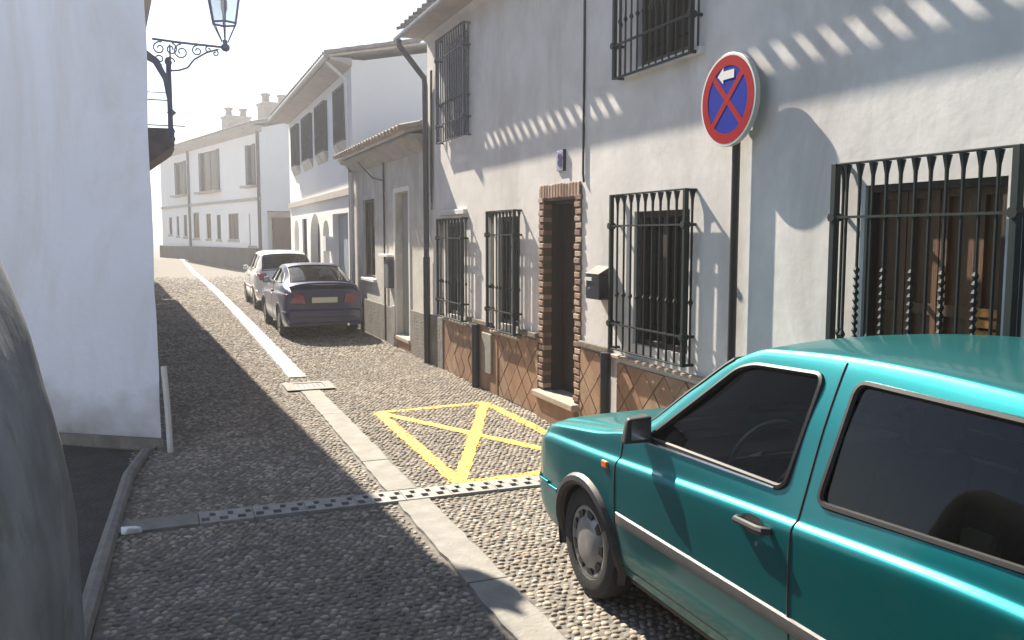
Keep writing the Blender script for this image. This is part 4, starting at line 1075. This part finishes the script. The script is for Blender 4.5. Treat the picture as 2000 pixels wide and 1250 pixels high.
            fl.tube(pts, T.get('flare', .03), 8); fl.build("arch_trim", T.get('flare_m', trim_m), root, smooth=True)
    # underbody and sills
    ub = MB(); ub.box(-W * .86, W * .86, .25, wx[0] - RA, .20, .34); ub.box(-W * .90, W * .90, wx[0] + RA + .02, wx[1] - RA - .02, .20, .33); ub.box(-W * .86, W * .86, wx[1] + RA, L - .12, .22, .34); ub.box(-W + .31, W - .31, .3, L - .3, .25, .40)
    ub.build("underbody", seal_m, root, bevel=.02)
    # cabin
    y0, y1 = T['cabin']
    c_ = MB(); c_.box(-W * .80, W * .80, y0, y1, .34, .42); c_.build("cabin_floor", seat_m, root)
    zd = tab(T['zbelt'], y0) - .04
    c_ = MB(); c_.box(-W * .80, W * .80, y0 - .1, y0 + .28, .42, zd); c_.box(-W * .82, -W * .78, y0, y1, .36, zd - .02); c_.box(W * .78, W * .82, y0, y1, .36, zd - .02); c_.build("dashboard", trim_m, root, bevel=.03)
    for sgn in (1, -1):
        st = thing_part("seat", root, (sgn * .36, y0 + .95, .42))
        b_ = MB(); b_.box(-.24, .24, -.28, .22, 0, .18); b_.build("cushion", seat_m, st, bevel=.05)
        b_ = MB(); b_.add([(-.24, .14, .12), (.24, .14, .12), (.24, .28, .12), (-.24, .28, .12), (-.20, .30, .74), (.20, .30, .74), (.20, .40, .74), (-.20, .40, .74)], [(0, 1, 2, 3), (4, 7, 6, 5), (0, 4, 5, 1), (1, 5, 6, 2), (2, 6, 7, 3), (3, 7, 4, 0)]); b_.build("backrest", seat_m, st, bevel=.05)
        b_ = MB(); b_.box(-.12, .12, .32, .41, .77, .93); b_.build("headrest", seat_m, st, bevel=.03)
    b_ = MB(); b_.box(-W * .74, W * .74, y1 - .75, y1 - .3, .40, .62); b_.add([(-W * .7, y1 - .42, .6), (W * .7, y1 - .42, .6), (W * .7, y1 - .28, .6), (-W * .7, y1 - .28, .6), (-W * .62, y1 - .32, 1.02), (W * .62, y1 - .32, 1.02), (W * .62, y1 - .22, 1.02), (-W * .62, y1 - .22, 1.02)], [(0, 1, 2, 3), (4, 7, 6, 5), (0, 4, 5, 1), (1, 5, 6, 2), (2, 6, 7, 3), (3, 7, 4, 0)]); b_.build("rear_bench", seat_m, root, bevel=.04)
    sw = MB(); pts = []
    for i in range(24):
        a = 2 * math.pi * i / 24; u = math.cos(a) * .185; v = math.sin(a) * .185; pts.append((.36 + u, y0 + .42 + v * .35, zd + .02 + v * .93))
    sw.tube(pts, .013, 6, True); sw.tube([(.36 - .18, y0 + .42, zd + .02), (.36 + .18, y0 + .42, zd + .02)], .014, 6); sw.tube([(.36, y0 + .42, zd + .02), (.36, y0 + .15, zd - .1)], .03, 8)
    sw.build("steering_wheel", wheel_m, root, smooth=True)
    # mirrors, handles
    for sgn in (1, -1):
        my = T['mirror']; v = side_pt(my, tab(T['zbelt'], my) + .03)
        mr = MB(); x0 = v.x; z0 = v.z + .015
        vs = [(x0 + .01, my - .07, z0 - .035), (x0 + .145, my - .03, z0 - .04), (x0 + .16, my + .04, z0 - .035), (x0 + .02, my + .05, z0 - .035),
              (x0 + .01, my - .04, z0 + .09), (x0 + .125, my - .01, z0 + .08), (x0 + .145, my + .04, z0 + .08), (x0 + .02, my + .05, z0 + .09)]
        mr.add([(p[0] * sgn, p[1], p[2]) for p in vs], [(0, 3, 2, 1), (4, 5, 6, 7), (0, 1, 5, 4), (1, 2, 6, 5), (2, 3, 7, 6), (3, 0, 4, 7)])
        mr.tube([(x0 * sgn, my - .01, z0), ((x0 + .06) * sgn, my - .01, z0)], .03, 8)
        mo = mr.build("wing_mirror", T.get('mirror_m', trim_m), root, bevel=.03)
        mg = MB(); mg.box(min((x0 + .03) * sgn, (x0 + .13) * sgn), max((x0 + .03) * sgn, (x0 + .13) * sgn), my + .047, my + .053, z0 - .015, z0 + .07); mg.build("mirror_glass", chrome, mo)
        hy = T['handle']; zz = T['handlez']; pts = [side_pt(hy + d, zz + (d + .1) * .03, o_) for d, o_ in ((-.095, .0), (-.08, .024), (.06, .03), (.085, .026), (.10, .0))]
        hd = MB(); hd.tube([(p.x * sgn, p.y, p.z) for p in pts], [.012, .014, .015, .018, .014], 8)
        ho = hd.build("door_handle", trim_m, root, smooth=True)
        hh_ = MB(); pp = side_pt(hy, zz - .005, .001); pts = []
        for i in range(16):
            a = 2 * math.pi * i / 16; q = side_pt(hy - .005 + math.cos(a) * .075, zz + math.sin(a) * .036, .002); pts.append((q.x * sgn, q.y, q.z))
        hh_.add(pts, [tuple(range(16))]); hh_.build("handle_recess", seal_m, ho)
        q = side_pt(hy + .03, zz - .062, .001); lk = MB(); lk.tube([(q.x * sgn, q.y, q.z), ((q.x + .006) * sgn, q.y, q.z)], .010, 8); lk.build("door_lock", chrome, ho)
    return root, side_pt, surf, section

Wt = .80
TEAL = dict(L=4.02, W=Wt, wheels=(.745, 3.22), RA=.335, wz=.30, rw=.298,
    w=[(0, .66), (.03, .715), (.10, .762), (.22, .785), (.5, .80), (2.6, .80), (3.5, .79), (3.8, .765), (3.96, .72), (4.02, .66)],
    zb=[(0, .26), (.3, .25), (3.7, .25), (4.02, .28)],
    zc=[(0, .60), (.05, .70), (.15, .745), (.4, .775), (.8, .80), (1.08, .82), (2.35, .90), (3.2, .94), (3.7, .935), (3.95, .85), (4.02, .66)],
    zbelt=[(0, .635), (.05, .755), (.15, .80), (.4, .845), (.8, .895), (1.15, .955), (2.35, .985), (3.2, 1.03), (3.7, 1.02), (3.93, .92), (4.02, .70)],
    zr=[(0, .65), (.05, .78), (.15, .825), (.4, .87), (.8, .925), (1.08, .975), (1.2, 1.03), (1.5, 1.235), (1.74, 1.385), (1.95, 1.445), (2.5, 1.465), (3.2, 1.435), (3.5, 1.37), (3.75, 1.17), (3.93, .965), (4.02, .72)],
    zt=[(0, .67), (.05, .80), (.15, .85), (.4, .895), (.8, .945), (1.08, .99), (1.2, 1.05), (1.5, 1.265), (1.74, 1.425), (1.95, 1.50), (2.5, 1.535), (3.2, 1.505), (3.5, 1.43), (3.75, 1.21), (3.93, 1.0), (4.02, .74)],
    wr=[(0, .66), (1.0, .66), (1.2, .665), (1.74, .585), (2.2, .575), (3.3, .57), (3.75, .62), (3.93, .67), (4.02, .66)],
    wbelt=[(0, .74), (.6, .755), (1.15, .748), (3.4, .745), (3.8, .75), (4.02, .7)],
    side=[[(1.30, .98), (2.265, 1.0), (2.295, 1.415), (1.90, 1.40), (1.79, 1.368)], [(2.445, 1.0), (3.36, 1.05), (3.18, 1.40), (2.465, 1.417)]],
    front=(1.19, 1.72, 2), rear=(3.50, 3.88, 2), door=(1.085, 2.375), doortop=.96, bonnet=(.10, 1.04), strip=(1.10, 2.88), bump=(.42, 3.62, .50), cabin=(1.25, 3.4),
    mirror=1.31, handle=2.17, handlez=.845, flare=.034)
car, sp, sf, sc_ = make_car("parked_car", "teal three-door hatchback parked close beside the large barred window, front wheel visible", (2.80, 4.78, 0), TEAL, teal)
# side repeaters, lamps, aerial base etc.
for sgn in (1, -1):
    q = MB(); v = sp(.985, .782, 0); q.box(min((v.x - .005) * sgn, (v.x + .012) * sgn), max((v.x - .005) * sgn, (v.x + .012) * sgn), .958, 1.012, .765, .80); q.build("side_indicator", orange_m, car, bevel=.005)
    q = MB(); q.box(min(.30 * sgn, .62 * sgn), max(.30 * sgn, .62 * sgn), -.015, .05, .55, .655); q.build("headlight", lens_clear, car, bevel=.012)
    q = MB(); q.box(min(.50 * sgn, .66 * sgn), max(.50 * sgn, .66 * sgn), 3.98, 4.035, .62, .80); q.build("tail_light", red_lens, car, bevel=.012)
    pts = [sp(yy, TEAL['side'][0][0][1] - .016 + (yy - 1.3) * .032, .006) for yy in np.linspace(1.34, 2.22, 16)]
    q = MB(); q.tube([(p.x * sgn, p.y, p.z) for p in pts], .0075, 6); q.build("window_trim", chrome, car, smooth=True)
q = MB(); q.box(-.28, .28, -.012, .02, .56, .65); q.build("grille", trim_m, car)
q = MB(); q.box(-.26, .26, 4.02, 4.04, .50, .60); q.build("number_plate", plate_m, car)
q = MB(); q.tube([(.58, 1.09, 1.0), (.25, 1.16, 1.045), (-.25, 1.15, 1.05)], .009, 6); q.tube([(.15, 1.09, 1.0), (-.15, 1.14, 1.05), (-.55, 1.17, 1.035)], .009, 6); q.build("wiper", seal_m, car)
q = MB(); v = sf(1.09, 7 * 13 - 4); q.box(v.x - .05, v.x + .01, 1.05, 1.10, v.z - .01, v.z + .022); q.build("washer_cap", seal_m, car, bevel=.006)
q = MB(); q.tube([(.35, 3.0, 1.15), (.42, 3.0, 1.15)], [.025, .018], 10); 

Wn = .80
NAVY = dict(L=4.35, W=Wn, wheels=(.88, 3.45), RA=.335, wz=.31, rw=.305,
    w=[(0, .60), (.05, .70), (.2, .77), (.6, .80), (3.5, .80), (4.1, .78), (4.28, .755), (4.35, .72)],
    zb=[(0, .28), (.3, .22), (3.9, .22), (4.35, .26)],
    zc=[(0, .50), (.1, .60), (.4, .68), (1, .74), (2.5, .80), (3.6, .84), (4.1, .84), (4.35, .80)],
    zbelt=[(0, .54), (.1, .66), (.4, .75), (1.1, .85), (1.4, .92), (2.5, .95), (3.5, .97), (4.1, .93), (4.35, .86)],
    zr=[(0, .56), (.1, .68), (.4, .77), (1.15, .89), (1.35, .95), (1.9, 1.24), (2.2, 1.31), (2.7, 1.32), (3.1, 1.26), (3.6, 1.10), (3.95, .99), (4.2, .96), (4.35, .90)],
    zt=[(0, .58), (.1, .70), (.4, .80), (1.15, .93), (1.35, .98), (1.9, 1.29), (2.2, 1.36), (2.7, 1.375), (3.1, 1.32), (3.6, 1.17), (3.95, 1.04), (4.2, 1.01), (4.35, .93)],
    wr=[(0, .62), (1.2, .66), (1.9, .56), (2.8, .54), (3.3, .55), (3.9, .62), (4.35, .67)],
    wbelt=[(0, .74), (4.35, .745)],
    side=[[(1.62, .985), (2.45, 1.0), (2.46, 1.265), (2.1, 1.25)], [(2.56, 1.0), (3.45, 1.02), (3.1, 1.19), (2.58, 1.26)]],
    front=(1.36, 1.95, 2), rear=(3.02, 3.86, 1), door=(1.2, 2.5), doortop=.9, bonnet=(.12, 1.15), strip=(9, 9), bump=(.5, 3.95, .52), cabin=(1.5, 3.5),
    mirror=1.5, handle=2.35, handlez=.82, flare=.012, flare_m=navy, mirror_m=navy)
c2, sp2, sf2, _ = make_car("parked_car", "dark navy liftback with rear spoiler parked beside the low old house", (2.69, 20.62, 0), NAVY, navy, dy=.035, detail=False, scale=(.94, 1, 1))
for sgn in (1, -1):
    q = MB(); q.add([(p[0] * sgn, p[1], p[2]) for p in ((.36, 4.375, .66), (.70, 4.35, .68), (.73, 4.335, .85), (.42, 4.37, .85), (.36, 4.30, .66), (.745, 4.20, .68), (.775, 4.18, .85), (.42, 4.28, .85))], [(0, 1, 2, 3), (4, 7, 6, 5), (0, 4, 5, 1), (1, 5, 6, 2), (2, 6, 7, 3), (3, 7, 4, 0)]); q.build("tail_light", red_lens, c2, bevel=.012)
q = MB(); q.box(-.33, .33, 4.352, 4.362, .66, .80); q.build("plate_recess", seal_m, c2)
q = MB(); q.box(-.25, .25, 4.362, 4.372, .68, .78); q.build("number_plate", plate_m, c2)
q = MB(); vs = []
for i in range(13):
    xx = -.66 + 1.32 * i / 12; e = abs(xx) / .66; yb = 4.40 - .12 * e ** 3; zz = 1.045 - .07 * e ** 3
    vs += [(xx, yb - .20, zz - .03), (xx, yb - .19, zz), (xx, yb, zz + .012), (xx, yb + .01, zz - .012), (xx, yb - .05, zz - .025)]
q.add(vs, [(i * 5 + j, i * 5 + (j + 1) % 5, i * 5 + 5 + (j + 1) % 5, i * 5 + 5 + j) for i in range(12) for j in range(5)] + [(0, 1, 2, 3, 4), (64, 63, 62, 61, 60)]); q.build("spoiler", navy, c2, smooth=True)
q = MB(); q.extr([(-.70, .30), (.70, .30), (.72, .38), (.72, .54), (.66, .56), (-.66, .56), (-.72, .54), (-.72, .38)], 4.30, 4.42); q.build("bumper", navy, c2, bevel=.03)
q = MB(); q.box(-.60, .60, 4.415, 4.43, .40, .43); q.build("bumper_strip", trim_m, c2)
q = MB(); q.tube([(-.45, 4.30, .27), (-.45, 4.42, .27)], .025, 8); q.build("exhaust", chrome, c2)

SILV = dict(TEAL); SILV.update(bumper_m=silver, side=[[(1.35, 1.03), (2.235, 1.045), (2.26, 1.42), (1.85, 1.40)], [(2.43, 1.045), (3.30, 1.075), (3.18, 1.39), (2.46, 1.422)]], flare=.012, flare_m=silver, mirror_m=silver, rear=(3.46, 3.90, 1))
c3, sp3, sf3, _ = make_car("parked_car", "pale silver hatchback with red tail light parked ahead of the navy car", (2.86, 27.0, 0), SILV, silver, dy=.04, detail=False)
for sgn in (1, -1):
    q = MB(); q.add([(p[0] * sgn, p[1], p[2]) for p in ((.50, 4.04, .78), (.67, 4.03, .78), (.70, 3.99, .96), (.52, 4.0, .96), (.50, 3.9, .78), (.74, 3.86, .78), (.745, 3.86, .96), (.52, 3.86, .96))], [(0, 1, 2, 3), (4, 7, 6, 5), (0, 4, 5, 1), (1, 5, 6, 2), (2, 6, 7, 3), (3, 7, 4, 0)]); q.build("tail_light", red_lens, c3, bevel=.012)
q = MB(); q.box(-.25, .25, 4.02, 4.035, .55, .66); q.build("number_plate", plate_m, c3)

# ---------------------------------------------------------------- haze
hz = MB(); hz.box(-60, 60, -25, 150, -1.2, 12.5); ho = hz.build("haze", None); tag(ho, kind='stuff')
hm = bpy.data.materials.new("haze"); hm.use_nodes = True; n = hm.node_tree.nodes; n.clear()
vo = n.new("ShaderNodeVolumePrincipled"); vo.inputs["Density"].default_value = 0.0028; vo.inputs["Anisotropy"].default_value = 0.7; vo.inputs["Color"].default_value = (.95, .96, 1, 1)
oo = n.new("ShaderNodeOutputMaterial"); hm.node_tree.links.new(vo.outputs[0], oo.inputs["Volume"]); ho.data.materials.append(hm)
print("objects", len(bpy.data.objects))
